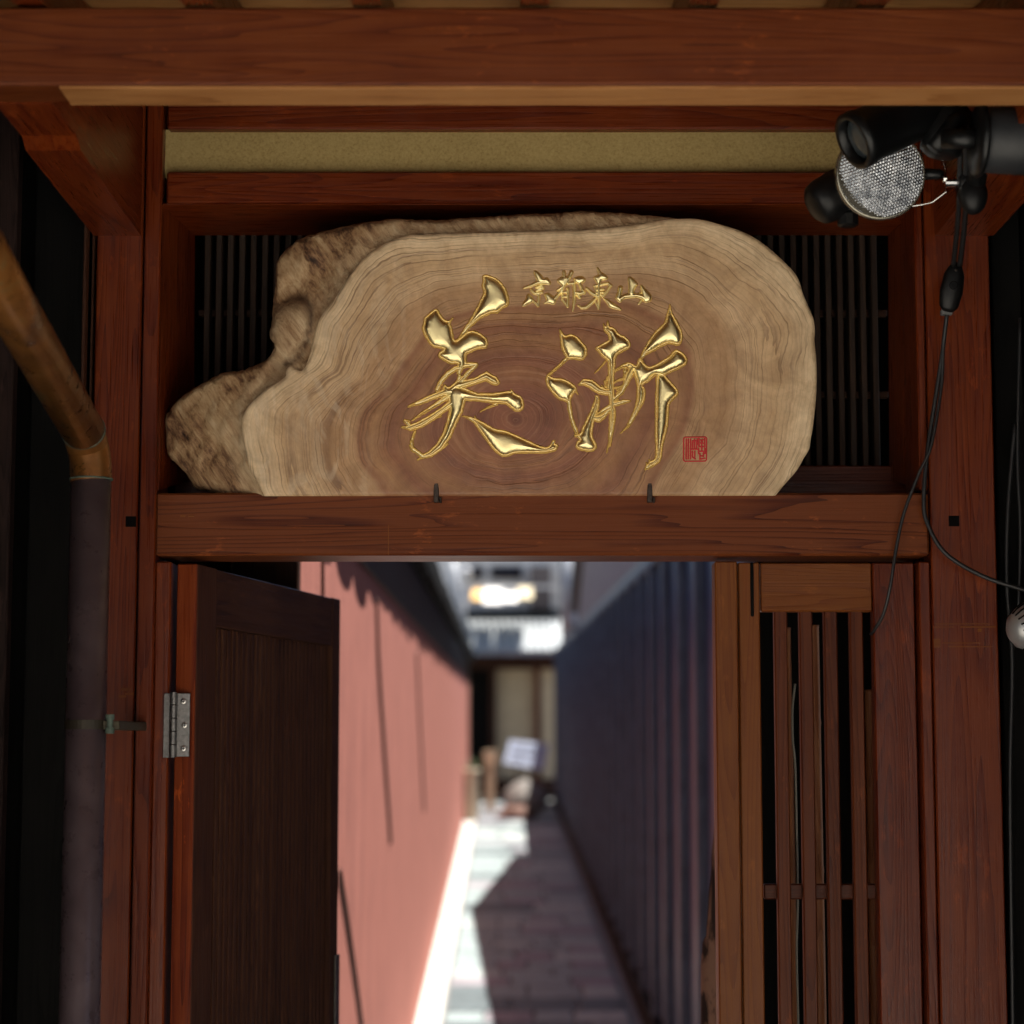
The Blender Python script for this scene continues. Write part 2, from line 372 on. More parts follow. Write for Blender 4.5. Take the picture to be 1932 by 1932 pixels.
# ------------------------------------------------------------------ neighbours' board walls
lw = thing('board_wall', 'charred dark board wall left of the gate behind the copper downpipe', 'wall', (-1.2, -.05, 0))
xs = [-1.75, -1.60, -1.42, -1.27, -1.12, -.985, -.83, -.70, -.612]
for i, (a_, b_) in enumerate(zip(xs, xs[1:])):
    z = random.uniform(-.004, .004)
    if i == len(xs) - 2: box('plank', a_ + .004, b_ - .003, .03 + z, .06, 0, 3.0, W['black'], lw, .002)
    else: box('plank', a_ + .001, b_ - .001, -.06 + z, -.03, 0, 3.0, W['char'], lw, .002)
box('backing', -1.8, -.60, .07, .1, 0, 3.0, W['black'], lw, 0)
box('batten', ux(152, -.03), ux(158, -.03), -.05, -.03, uz(1000, -.03), 3.0, W['dkbz'], lw, .001)
box('batten', ux(163, -.0), ux(167, .0), .0, .02, uz(900, 0), 3.0, W['dkbz'], lw, .001)
box('side_board', -.90, -.87, -.98, -.065, 0, 2.9, W['black'], lw, 0)  # unseen wing wall, added to block side light and darken the left
rw = thing('board_wall', 'black board wall right of the gate behind the hanging cable', 'wall', (1.2, -.05, 0))
xs = [.70, .745, .83, .93, 1.06, 1.2, 1.33, 1.5, 1.7]
for i, (a_, b_) in enumerate(zip(xs, xs[1:])):
    box('plank', a_ + .0015, b_ - .0015, .01 + random.uniform(-.004, .004) + (.03 if i == 0 else 0), .06, 0, 3.0, W['black'], rw, .002)
box('backing', .69, 1.8, .07, .1, 0, 3.0, W['black'], rw, 0)
box('side_board', .87, .90, -.98, -.0, 0, 2.9, W['black'], rw, 0)  # matching unseen wing on the right, also added to hold back side light

iw = thing('inner_wall', 'black board wall inside the gate behind the open door leaf', 'wall', (-.62, .5, 0))
box('boards', -.66, -.63, .12, 1.0, 0, 2.5, W['black'], iw, 0); box('boards', -.63, lx(4) - .13, .98, 1.0, 0, 2.5, W['dkbz'], iw, 0)
box('corner_post', lx(4) - .125, lx(4) + .004, .93, .975, .1, 2.5, W['dkbz'], iw, .002)
oh = thing('opposite_house', 'dark timber house across the street facing the gate', 'house', (0, -6.3, 0))
box('wall', -7, 7, -6.6, -6.3, 2.6, 8.0, W['brnz'], oh, 0); box('plaster', -7, 7, -6.6, -6.33, -.02, 2.6, M['white'], oh, 0); box('eave', -7.2, 7.2, -6.6, -5.7, 8.01, 8.1, M['tile'], oh, 0)  # unseen house: height shaped to cut sky light, pale base to reflect in gold
for i in range(8): box('stud', -6.6 + i * 1.8, -6.48 + i * 1.8, -6.328, -6.3, 0, 2.59, W['brnz'], oh, 0)
# ------------------------------------------------------------------ copper downpipe
def copper(name, warm=True):
    t = NT(name); v = t.coord(rnd=False); n = t.noise(v, 9, 5, .6, 1.0); n2 = t.noise(v, 38, 5, .7)
    if warm: c = t.ramp(t.math('ADD', t.math('MULTIPLY', n, .7), t.math('MULTIPLY', n2, .35)), [(.35, (.08, .045, .028)), (.5, (.20, .080, .020)), (.62, (.27, .11, .026)), (.72, (.17, .14, .06))])
    else: c = t.ramp(n, [(.35, (.075, .052, .060)), (.65, (.13, .095, .105))])
    t.col(c); t.rough(t.ramp(n2, [(.35, (.24,) * 3), (.65, (.42,) * 3)])); t.b.inputs['Metallic'].default_value = .6 if warm else .25; t.bump(n2, .25, .0012); return t.m
M['copper'] = copper('tarnished_copper'); M['copperdark'] = copper('brown_oxidised_copper', False)
M['verd'] = plain('verdigris_solder', (.10, .14, .11), .6, .2, nz=.4, scale=300)
PY = -.20
pipe = thing('downpipe', 'bent copper rain downpipe beside the left gate post', 'drainpipe', U(172, 1932, PY) - Vector((0, 0, .9)))
pr_ = 38 * (PY + 3) / F
pa = [U(-260, 255, PY), U(-45, 580, PY), U(80, 748, PY), U(137, 822, PY)]
q0, q1 = U(157, 812, PY - .03), U(0, 538, -.72)
obj('slanted_pipe', tube(bmesh.new(), [q1 + (q1 - q0) * .75, q0], pr_ * 1.06, 32), M['copper'], pipe, smooth=True)
el = spline([q0, U(165, 840, PY - .004), U(170, 868, PY), U(172, 908, PY)], 7)
obj('elbow', tube(bmesh.new(), el, pr_ * 1.04, 32), M['copper'], pipe, smooth=True)
obj('straight_pipe', tube(bmesh.new(), [U(172, 899, PY), Vector((U(172, 899, PY).x, PY, .05))], pr_, 32), M['copperdark'], pipe, smooth=True)
def ring(p, d, r, name='solder_seam'):
    bm = bmesh.new(); lathe(bm, p - d.normalized() * .0012, d, [(0, r - .002), (0, r + .0008), (.0024, r + .0008), (.0024, r - .002)], 32); return obj(name, bm, M['verd'], pipe, smooth=True)
ring(q0 + (q0 - q1).normalized() * .002, q0 - q1 + Vector((0, 0, -.15)), pr_ * 1.07); ring(U(172, 904, PY), Vector((0, 0, -1)), pr_ * 1.05)
cl = bmesh.new(); c0 = U(172, 1367, PY); c0.x = U(172, 899, PY).x
lathe(cl, c0 - Vector((0, 0, .006)), (0, 0, 1), [(0, pr_ - .002), (0, pr_ + .0015), (.012, pr_ + .0015), (.012, pr_ - .002)], 32)
brk = obj('pipe_clamp', cl, plain('tarnished_brass', (.045, .036, .024), .5, .5, nz=.4), pipe)
bm = bx(bmesh.new(), c0.x + pr_ - .004, c0.x + pr_ + .02, PY - .012, PY + .2, c0.z - .007, c0.z + .005, .001)
obj('clamp_lug', bm, plain('tarnished_brass_lug', (.06, .05, .03), .5, .5), brk)
bm = lathe(bmesh.new(), (c0.x + pr_ + .008, PY - .016, c0.z), (0, 0, 1), [(-.012, .004), (-.012, .006), (-.004, .006), (-.004, .004), (.006, .004), (.006, .006), (.013, .006)], 12)
obj('bolt', bm, M['verd'], brk)

# ------------------------------------------------------------------ signed distance helpers for the carved sign
def sd_poly(P, poly):                        # >0 inside
    p = np.asarray(poly, float); n = len(p); d2 = np.full(len(P), 1e18); ins = np.zeros(len(P), bool)
    for i in range(n):
        a = p[i]; b = p[(i + 1) % n]; e = b - a; w = P - a
        t = np.clip((w @ e) / (e @ e + 1e-12), 0, 1); q = w - t[:, None] * e; d2 = np.minimum(d2, (q * q).sum(1))
        c = ((a[1] > P[:, 1]) != (b[1] > P[:, 1]))
        if abs(b[1] - a[1]) > 1e-12: c &= P[:, 0] < (b[0] - a[0]) * (P[:, 1] - a[1]) / (b[1] - a[1]) + a[0]
        else: c &= False
        ins ^= c
    d = np.sqrt(d2); return np.where(ins, d, -d)
def sd_stroke(P, pts):
    out = np.full(len(P), -1e9); p = np.asarray(pts, float)
    for a, b in zip(p, p[1:]):
        e = b[:2] - a[:2]; w = P - a[:2]; t = np.clip((w @ e) / (e @ e + 1e-12), 0, 1)
        out = np.maximum(out, a[2] + (b[2] - a[2]) * t - np.sqrt(((w - t[:, None] * e) ** 2).sum(1)))
    return out
def smooth_poly(poly, k=2):                  # Catmull-Rom resample with corners kept fairly sharp
    P = [np.array(q, float) for q in poly]; n = len(P); out = []
    for i in range(n):
        a, b, c, d = P[i - 1], P[i], P[(i + 1) % n], P[(i + 2) % n]
        for j in range(k):
            t = j / k; out.append(b + .5 * t * ((c - a) + t * ((2 * a - 5 * b + 4 * c - d) + t * (3 * (b - c) + d - a))))
    return np.array(out)
SY = -.012                                   # sign front plane
def disp_to_world(x, y, Yoff=0.): return U(x, y, SY)
EX = (U(967, 700, SY) - U(966, 700, SY)).x
def conv(pts, s, ox, oy, stroke=False):
    o = []
    for q in pts:
        x = (q[0] / s + ox) * .7728; y = (q[1] / s + oy) * .7728
        o.append((x, y, q[2] / s * .7728) if stroke else (x, y))
    return o
def glyph(name, label, shapes, s, ox, oy, rim, mats, parent, res=.85, H=.0052, flat=None, holes=()):
    polys = [smooth_poly(conv(q, s, ox, oy), 3) for k, q in shapes if k == 'p']; strokes = [conv(q, s, ox, oy, True) for k, q in shapes if k == 's']
    hl = [smooth_poly(conv(q, s, ox, oy), 2) for q in holes]
    allp = np.vstack([p for p in polys] + [np.array(q)[:, :2] for q in strokes]); mn = allp.min(0) - 10; mx = allp.max(0) + 10
    nx = int((mx[0] - mn[0]) / res) + 1; ny = int((mx[1] - mn[1]) / res) + 1
    gx, gy = np.meshgrid(mn[0] + np.arange(nx) * res, mn[1] + np.arange(ny) * res); P = np.stack([gx.ravel(), gy.ravel()], 1)
    D = np.full(len(P), -1e9)
    for p in polys: D = np.maximum(D, sd_poly(P, p))
    for q in strokes:
        e = sd_stroke(P, q); k = 2.0
        h = np.clip(.5 + .5 * (D - e) / k, 0, 1); D = e * (1 - h) + D * h + k * h * (1 - h) * .5 if len(polys) else np.maximum(D, e)
    for p in hl: D = np.minimum(D, -sd_poly(P, p))
    D0 = D + 1.1
    if flat is None:                          # rough hand-cut outline
        nz = np.array([noise.noise(Vector((x * .22, y * .22, 3.1))) * 1.1 + noise.noise(Vector((x * .6, y * .6, 9.1))) * .55 for x, y in P]); D = D + nz * (1.0 if rim > 3 else .35) + (1.1 if rim > 3 else 1.7)
    if flat is not None:
        h = np.clip(D / 1.0, -1.5, 1) * flat
    else:
        t = np.clip(D / 1.2, -2.2, 1); h = t * .0011                     # rim rises at once
        e = (D + D0) / 2 - rim; w = 4.6 if rim > 3 else 2.0
        groove = np.exp(-((D - rim) / (.28 * rim)) ** 2) * .0008
        pil = np.where(e > 0, H * (1 - np.exp(-np.maximum(e, 0) / w)) ** 1.1, 0)
        h = h - groove + pil
    bm = bmesh.new(); vid = {}
    Dm = D.reshape(ny, nx); hm = h.reshape(ny, nx)
    cell = np.maximum(np.maximum(Dm[:-1, :-1], Dm[1:, :-1]), np.maximum(Dm[:-1, 1:], Dm[1:, 1:])) > -.9
    def V(j, i):
        k = j * nx + i
        if k not in vid:
            w = U(P[k, 0], P[k, 1], SY); w.y = SY - hm[j, i]; vid[k] = bm.verts.new(w)
        return vid[k]
    for j, i in zip(*np.nonzero(cell)):
        f = bm.faces.new((V(j, i), V(j + 1, i), V(j + 1, i + 1), V(j, i + 1)))
        if len(mats) > 1: f.material_index = 1 if Dm[j, i] + Dm[j + 1, i + 1] < 2 * rim * .85 else 0
    return obj(name, bm, mats, parent, smooth=True, label=label)
t = NT('gold_leaf'); n = t.noise(t.coord(rnd=False), 320, 4, .6); n2 = t.noise(t.coord(rnd=False), 30, 3, .5)
t.col((1., .85, .45)); t.rough(t.ramp(n2, [(.3, (.30,) * 3), (.55, (.38,) * 3), (.7, (.5,) * 3)])); t.b.inputs['Metallic'].default_value = 1; t.bump(n, .12, .0006); M['gold'] = t.m
t = NT('gold_rim'); n = t.noise(t.coord(rnd=False), 700, 5, .7); t.col(t.ramp(n, [(.3, (.50, .28, .06)), (.7, (.80, .54, .16))])); t.rough(.42); t.b.inputs['Metallic'].default_value = .85; t.bump(n, .6, .001); M['rim'] = t.m

# ------------------------------------------------------------------ the sign slab
R3 = lambda L: conv(L, 2.542, 360, 480); R4 = lambda L: conv(L, 2.542, 1400, 480)
f_left = R3([(730, 1846), (680, 1750), (640, 1680), (620, 1600), (600, 1500), (595, 1400), (610, 1340), (640, 1290), (700, 1230), (760, 1180), (830, 1140), (870, 1110), (868, 1080), (900, 1045), (930, 1070), (960, 1082), (990, 1050), (1010, 1000), (1030, 930), (1045, 870), (1060, 800), (1100, 730), (1160, 660), (1200, 600), (1250, 520), (1320, 430), (1400, 360), (1500, 300), (1620, 262), (1760, 250)])
f_right = R4([(0, 228), (150, 218), (300, 205), (420, 188), (560, 165), (700, 158), (800, 168), (900, 195), (1000, 225), (1100, 270), (1200, 340), (1280, 410), (1340, 470), (1380, 530), (1410, 620), (1450, 710), (1475, 770), (1483, 850), (1480, 900), (1492, 1000), (1498, 1120), (1493, 1260), (1480, 1400), (1465, 1500), (1455, 1560), (1420, 1620), (1380, 1690), (1320, 1760), (1250, 1843)])
s_left = R3([(730, 1846), (520, 1838), (370, 1815), (270, 1790), (230, 1730), (170, 1660), (110, 1600), (85, 1550), (80, 1450), (80, 1380), (84, 1320), (115, 1310), (130, 1270), (200, 1210), (300, 1150), (400, 1100), (450, 1078), (560, 1065), (640, 1040), (740, 990), (790, 930), (790, 900), (760, 870), (752, 830), (765, 770), (770, 700), (780, 600), (788, 500), (790, 400), (830, 340), (880, 290), (960, 240), (1060, 210), (1200, 180), (1350, 155), (1500, 140), (1640, 138), (1760, 144)])
s_top = R4([(0, 92), (150, 95), (250, 98), (400, 112), (560, 130), (650, 145)])
def dens(L, step=5, closed=False, rough=0.):
    L = [np.array(p, float) for p in L]; P = [2 * L[0] - L[1]] + L + [2 * L[-1] - L[-2]]; out = []
    for i in range(1, len(P) - 2):
        a, b, c, d = P[i - 1:i + 3]; n = max(1, int(np.linalg.norm(c - b) / step))
        for j in range(n):
            t = j / n; q = b + .5 * t * ((c - a) + t * ((2 * a - 5 * b + 4 * c - d) + t * (3 * (b - c) + d - a)))
            if rough: q = q + rough * np.array([noise.noise(Vector((q[0] * .11, q[1] * .11, 1))), noise.noise(Vector((q[0] * .11, q[1] * .11, 5)))])
            out.append(q)
    out.append(L[-1]); return out
FL = dens(f_left + f_right); BOT = [np.array(f_right[-1]) + (np.array(f_left[0]) - np.array(f_right[-1])) * i / 150 for i in range(1, 150)]
FP = np.array(FL + BOT)
SL = dens(s_left + s_top + f_right[5:6], rough=2.2)
SPp = np.array([FL[0]] + SL[1:-1] + [q for q in FL if q[0] >= f_right[5][0] - .01] + BOT)
C0 = np.array((972., 790.))
VIRT = np.array(list(f_left[5:]) + f_right[:-4] + [(1450, 960), (1400, 1060), (1280, 1130), (1100, 1170), (900, 1170), (720, 1120), (560, 1040), (480, 930)])
# radius of the outline by angle
NA = 720; th = np.linspace(0, 2 * np.pi, NA, endpoint=False); rho = np.zeros(NA)
for i, a_ in enumerate(th):
    d = np.array((math.cos(a_), math.sin(a_))); best = 1e9
    for p, q in zip(VIRT, np.roll(VIRT, -1, 0)):
        e = q - p; den = d[0] * e[1] - d[1] * e[0]
        if abs(den) < 1e-9: continue
        w = p - C0; t_ = (w[0] * e[1] - w[1] * e[0]) / den; u_ = (w[0] * d[1] - w[1] * d[0]) / den
        if t_ > 0 and -1e-6 <= u_ <= 1 + 1e-6: best = min(best, t_)
    rho[i] = best if best < 1e8 else 400
def csm(r, w):
    k = np.exp(-np.linspace(-2, 2, 2 * w + 1) ** 2); k /= k.sum(); return np.convolve(np.concatenate([r[-w:], r, r[:w]]), k, 'valid')
rho1 = csm(rho, 8); rho2 = csm(rho, 60)
def ringval(x, y):
    dx, dy = x - C0[0], y - C0[1]; r = math.hypot(dx, dy); a_ = (math.atan2(dy, dx) % (2 * math.pi)) / (2 * math.pi) * NA
    i = int(a_) % NA; f = a_ - int(a_); o = rho1[i] * (1 - f) + rho1[(i + 1) % NA] * f; m = rho2[i] * (1 - f) + rho2[(i + 1) % NA] * f
    ell = 400 / math.sqrt((dx / (r + 1e-6) / 1.15) ** 2 + (dy / (r + 1e-6) / .9) ** 2)
    v1 = r / o; s_ = min(1, max(0, (v1 - .35) / .65)); v0 = r / m; v00 = r / ell
    s0_ = min(1, v0 / .5)
    return (v00 * (1 - s0_) + v0 * s0_) * (1 - s_) + v1 * s_
sd_at = lambda poly, pts: sd_poly(np.asarray(pts, float), poly)
def mesh_region(poly, step, extra=()):
    mn, mx = poly.min(0), poly.max(0); xs_, ys_ = np.meshgrid(np.arange(mn[0], mx[0], step), np.arange(mn[1], mx[1], step))
    G = np.stack([xs_.ravel(), ys_.ravel()], 1); G[::2] += .3 * step; G = G[sd_poly(G, poly) > step * .6]
    return G
sign = thing('carved_sign', 'live-edge wooden slab sign with raised gold characters resting on the gate lintel', 'sign', U(966, 931, .03))
t = NT('slab_face_wood')
at = t.n('Attribute', attribute_name='ring'); rv = at.outputs['Fac']
v = t.coord(rnd=False)
n1 = t.noise(v, 6, 4, .55); n2 = t.noise(v, 22, 4, .6); n3 = t.noise(v, 130, 3, .6)
wob = t.math('ADD', rv, t.math('ADD', t.math('MULTIPLY', t.math('SUBTRACT', n1, .5), .13), t.math('MULTIPLY', t.math('SUBTRACT', n2, .5), .011)))
zone = t.ramp(wob, [(0, (.17, .052, .028)), (.03, (.29, .105, .052)), (.14, (.25, .085, .045)), (.24, (.36, .155, .066)), (.30, (.27, .098, .05)), (.40, (.38, .18, .073)), (.46, (.28, .11, .05)), (.53, (.42, .22, .095)), (.575, (.31, .135, .06)), (.60, (.50, .30, .15)), (.70, (.46, .27, .13)), (.77, (.66, .455, .26)), (.86, (.60, .40, .215)), (1., (.82, .64, .41))])
# annual rings: irregular fine lines
cx = t.n('CombineXYZ'); t.l(t.math('MULTIPLY', wob, 9), cx.inputs[0]); j1 = t.noise(cx.outputs[0], 1.0, 3, .7)
ph = t.math('ADD', t.math('MULTIPLY', wob, 17), t.math('ADD', t.math('MULTIPLY', t.noise(v, 3.0, 2), 3.0), t.math('MULTIPLY', j1, 9.0)))
fr_ = t.math('FRACT', ph); line = t.ramp(fr_, [(.0, (0, 0, 0)), (.80, (.12,) * 3), (.94, (.75,) * 3), (.985, (1, 1, 1)), (1., (0, 0, 0))])
ph2 = t.math('FRACT', t.math('ADD', t.math('MULTIPLY', wob, 70), t.math('MULTIPLY', j1, 9.0))); line2 = t.ramp(ph2, [(0, (0, 0, 0)), (.6, (.1,) * 3), (.95, (1, 1, 1)), (1, (0, 0, 0))])
lmask = t.ramp(t.noise(v, 9, 3), [(.38, (.15,) * 3), (.62, (.9,) * 3)])
ls = t.math('MULTIPLY', line, lmask)
c = t.mix(t.math('MULTIPLY', ls, .72), zone, (.11, .045, .02))
cen = t.ramp(wob, [(.30, (1, 1, 1)), (.48, (0, 0, 0))]); l3 = t.ramp(t.math('FRACT', t.math('ADD', t.math('MULTIPLY', wob, 46), t.math('MULTIPLY', j1, 6.0))), [(0, (0, 0, 0)), (.75, (0, 0, 0)), (.92, (1, 1, 1)), (1, (0, 0, 0))])
c = t.mix(t.math('MULTIPLY', t.math('MULTIPLY', l3, cen), .30), c, (.55, .30, .17))
c = t.mix(t.math('MULTIPLY', line2, .19), c, (.2, .08, .04))
fig = t.noise(t.coord((1, 1, .35), rnd=False), 26, 3, .5, 2.2); sap = t.ramp(wob, [(.52, (0, 0, 0)), (.66, (1, 1, 1))])
sepx = t.n('SeparateXYZ'); t.l(v, sepx.inputs[0]); leftm = t.ramp(t.math('MULTIPLY', sepx.outputs[0], -1.0), [(.08, (0, 0, 0)), (.26, (1, 1, 1))])
figm = t.math('MULTIPLY', t.math('MULTIPLY', t.ramp(fig, [(.50, (0, 0, 0)), (.62, (1, 1, 1))]), sap), leftm)
c = t.mix(t.math('MULTIPLY', figm, .42), c, (.66, .52, .36))
rays = t.ramp(t.noise(t.coord((1, 1, .5), rnd=False), 60, 4, .7, .5), [(.5, (1, 1, 1)), (.7, (.86, .8, .74))]); c = t.mix(.7, c, rays, 'MULTIPLY')
mott = t.ramp(t.noise(v, 13, 5, .65, 1.5), [(.35, (.74, .68, .62)), (.65, (1.15, 1.15, 1.15))])
c = t.mix(.8, c, mott, 'MULTIPLY'); c = t.mix(.5, c, t.ramp(n3, [(.3, (.86,) * 3), (.7, (1.08,) * 3)]), 'MULTIPLY')
t.col(c); t.rough(t.ramp(n2, [(.3, (.36,) * 3), (.7, (.52,) * 3)]))
t.bump(t.math('ADD', t.math('MULTIPLY', ls, -.35), t.math('ADD', t.math('MULTIPLY', n1, 2.0), t.math('MULTIPLY', n2, .8))), .55, .003); M['face'] = t.m
t = NT('bark_edge_wood'); v0_ = t.coord((1, 1, 1), rnd=False, rot=(0, math.radians(35), 0)); mp_ = t.n('Mapping'); mp_.inputs['Scale'].default_value = (1, 1, .10); t.l(v0_, mp_.inputs[0]); v = mp_.outputs[0]; va = t.coord(rnd=False)
od = t.n('Attribute', attribute_name='outer').outputs['Fac']; cre = t.n('Attribute', attribute_name='crevice').outputs['Fac']
b1 = t.noise(v, 85, 6, .72); b2 = t.noise(va, 13, 5, .65, .9); b3 = t.noise(v, 330, 4, .75)
f = t.math('ADD', t.math('MULTIPLY', b1, .62), t.math('ADD', t.math('MULTIPLY', b2, .55), t.math('MULTIPLY', b3, .22)))
c1_ = t.ramp(f, [(.54, (.03, .012, .006)), (.62, (.15, .07, .032)), (.69, (.33, .19, .09)), (.78, (.48, .32, .17)), (.88, (.60, .44, .27))])
c2_ = t.ramp(b1, [(.35, (.36, .21, .105)), (.5, (.54, .37, .21)), (.65, (.66, .50, .31))])
c = t.mix(od, c2_, c1_); c = t.mix(cre, c, (.07, .03, .015)); t.col(c); t.rough(.65); t.bump(f, 1.0, .008); M['bark'] = t.m
def face_mesh():
    G = mesh_region(FP, 7.0); pts = [Vector(p) for p in FP] + [Vector(p) for p in G]; n = len(FP)
    vs, es, fs, *_ = delaunay_2d_cdt(pts, [], [list(range(n))], 1, 1e-4)
    bm = bmesh.new(); V = []; rv_ = []
    arr = np.array([(q.x, q.y) for q in vs]); dF = sd_poly(arr, FP)
    for q, d in zip(vs, dF):
        w = U(q.x, q.y, SY); edge = max(0, 1 - max(d, 0) / 2.5) if q.y < 925 else 0
        left = max(0, min(1, (760 - q.x) / 180.))
        w.y = SY + .002 * edge ** 2 + left * .0022 * (noise.noise(Vector((q.x * .028, q.y * .012, 0))) + .0)
        V.append(bm.verts.new(w)); rv_.append(ringval(q.x, q.y))
    for f in fs:
        try: bm.faces.new([V[i] for i in f])
        except ValueError: pass
    # side wall going back along the boundary
    back = []
    for i in range(n):
        a_ = V[i].co; back.append(bm.verts.new((a_.x, .06, a_.z))); rv_.append(ringval(FP[i][0], FP[i][1]))
    for i in range(n): bm.faces.new((V[i], V[(i + 1) % n], back[(i + 1) % n], back[i]))
    bm.faces.new(back[::-1])
    bmesh.ops.recalc_face_normals(bm, faces=bm.faces)
    o = obj('slab_face', bm, M['face'], sign, smooth=True)
    at = o.data.attributes.new('ring', 'FLOAT', 'POINT'); at.data.foreach_set('value', rv_)
    return o
face_mesh()
def bark_mesh():
    arr0 = mesh_region(SPp, 6.5); arr0 = arr0[sd_poly(arr0, FP) < 3]; n = len(SPp)
    pts = [Vector(p) for p in SPp] + [Vector(p) for p in arr0]
    vs, es, fs, *_ = delaunay_2d_cdt(pts, [], [list(range(n))], 1, 1e-4)
    arr = np.array([(q.x, q.y) for q in vs]); dF = sd_poly(arr, FP); dS = sd_poly(arr, SPp)
    bm = bmesh.new(); V = []
    K = [(conv([(880, 830)], 2.542, 360, 480)[0], 34, -.006), (conv([(1010, 960)], 2.542, 360, 480)[0], 13, .018), (conv([(900, 590)], 2.542, 360, 480)[0], 16, .012),
         (conv([(1080, 480)], 2.542, 360, 480)[0], 20, .012), (conv([(820, 1040)], 2.542, 360, 480)[0], 16, .012), (conv([(950, 380)], 2.542, 360, 480)[0], 30, -.008), (conv([(1300, 300)], 2.542, 360, 480)[0], 22, -.006)]
    OUT = []; CRE = []; kc = np.array(conv([(880, 830)], 2.542, 360, 480)[0])
    for q, d, ds in zip(vs, dF, dS):
        o_ = max(0, -d)
        kd = math.hypot((q.x - kc[0]) / 1.0, (q.y - kc[1]) / 1.55 + .18 * (q.x - kc[0])) / 37 if False else math.hypot((q.x - kc[0] + .25 * (q.y - kc[1])), (q.y - kc[1]) / 1.6 ) / 36; kn = 1 / (1 + math.exp((kd - 1) * 8))
        OUT.append(min(1, max(0, (o_ - 14) / 26 + .5 * noise.noise(Vector((q.x * .04, q.y * .04, 2))))) * (1 - .8 * kn)); CRE.append(.9 * math.exp(-((kd - 1.12) / .13) ** 2) * (1 if q.x > kc[0] - 10 else .3))
        y = SY + (.004 if d < 0 else .012) + .010 * (1 - math.exp(-o_ / 5)) + o_ * .00022
        for (c_, s_, h_) in K: y += h_ * math.exp(-((q.x - c_[0]) ** 2 + (q.y - c_[1]) ** 2) / (2 * s_ * s_))
        nn = noise.noise(Vector((q.x * .05 + q.y * .03, q.y * .02 - q.x * .015, 4))) * .004 + noise.noise(Vector((q.x * .13, q.y * .05, 8))) * .0016
        y += nn * min(1, o_ / 8)
        y += .014 * max(0, 1 - ds / 6.) ** 2 if q.y < 926 else 0
        y = min(max(y, SY + (.003 if d < 0 else .01)), .055)
        y -= .016 * kn; y += .007 * CRE[-1]; y = max(y, SY + .002)
        w = U(q.x, q.y, SY); w.y = y; V.append(bm.verts.new(w))
    for f in fs:
        try: bm.faces.new([V[i] for i in f])
        except ValueError: pass
    OUT += [1.] * n; CRE += [.5] * n
    bnd = [V[i] for i in range(n)]; back = [bm.verts.new((a_.co.x, .062, a_.co.z)) for a_ in bnd]
    for i in range(n): bm.faces.new((bnd[i], bnd[(i + 1) % n], back[(i + 1) % n], back[i]))
    bmesh.ops.recalc_face_normals(bm, faces=bm.faces)
    o = obj('bark_edge', bm, M['bark'], sign, smooth=True, label='rough grey-brown bark edge of the slab at its left and top')
    for nm, vals in (('outer', OUT), ('crevice', CRE)): a_ = o.data.attributes.new(nm, 'FLOAT', 'POINT'); a_.data.foreach_set('value', vals)
    return o
bark_mesh()
GM = [M['gold'], M['rim']]
A1 = (3.7156, 950, 640); A2 = (3.578, 1240, 640); A3 = (5.52, 1250, 640)
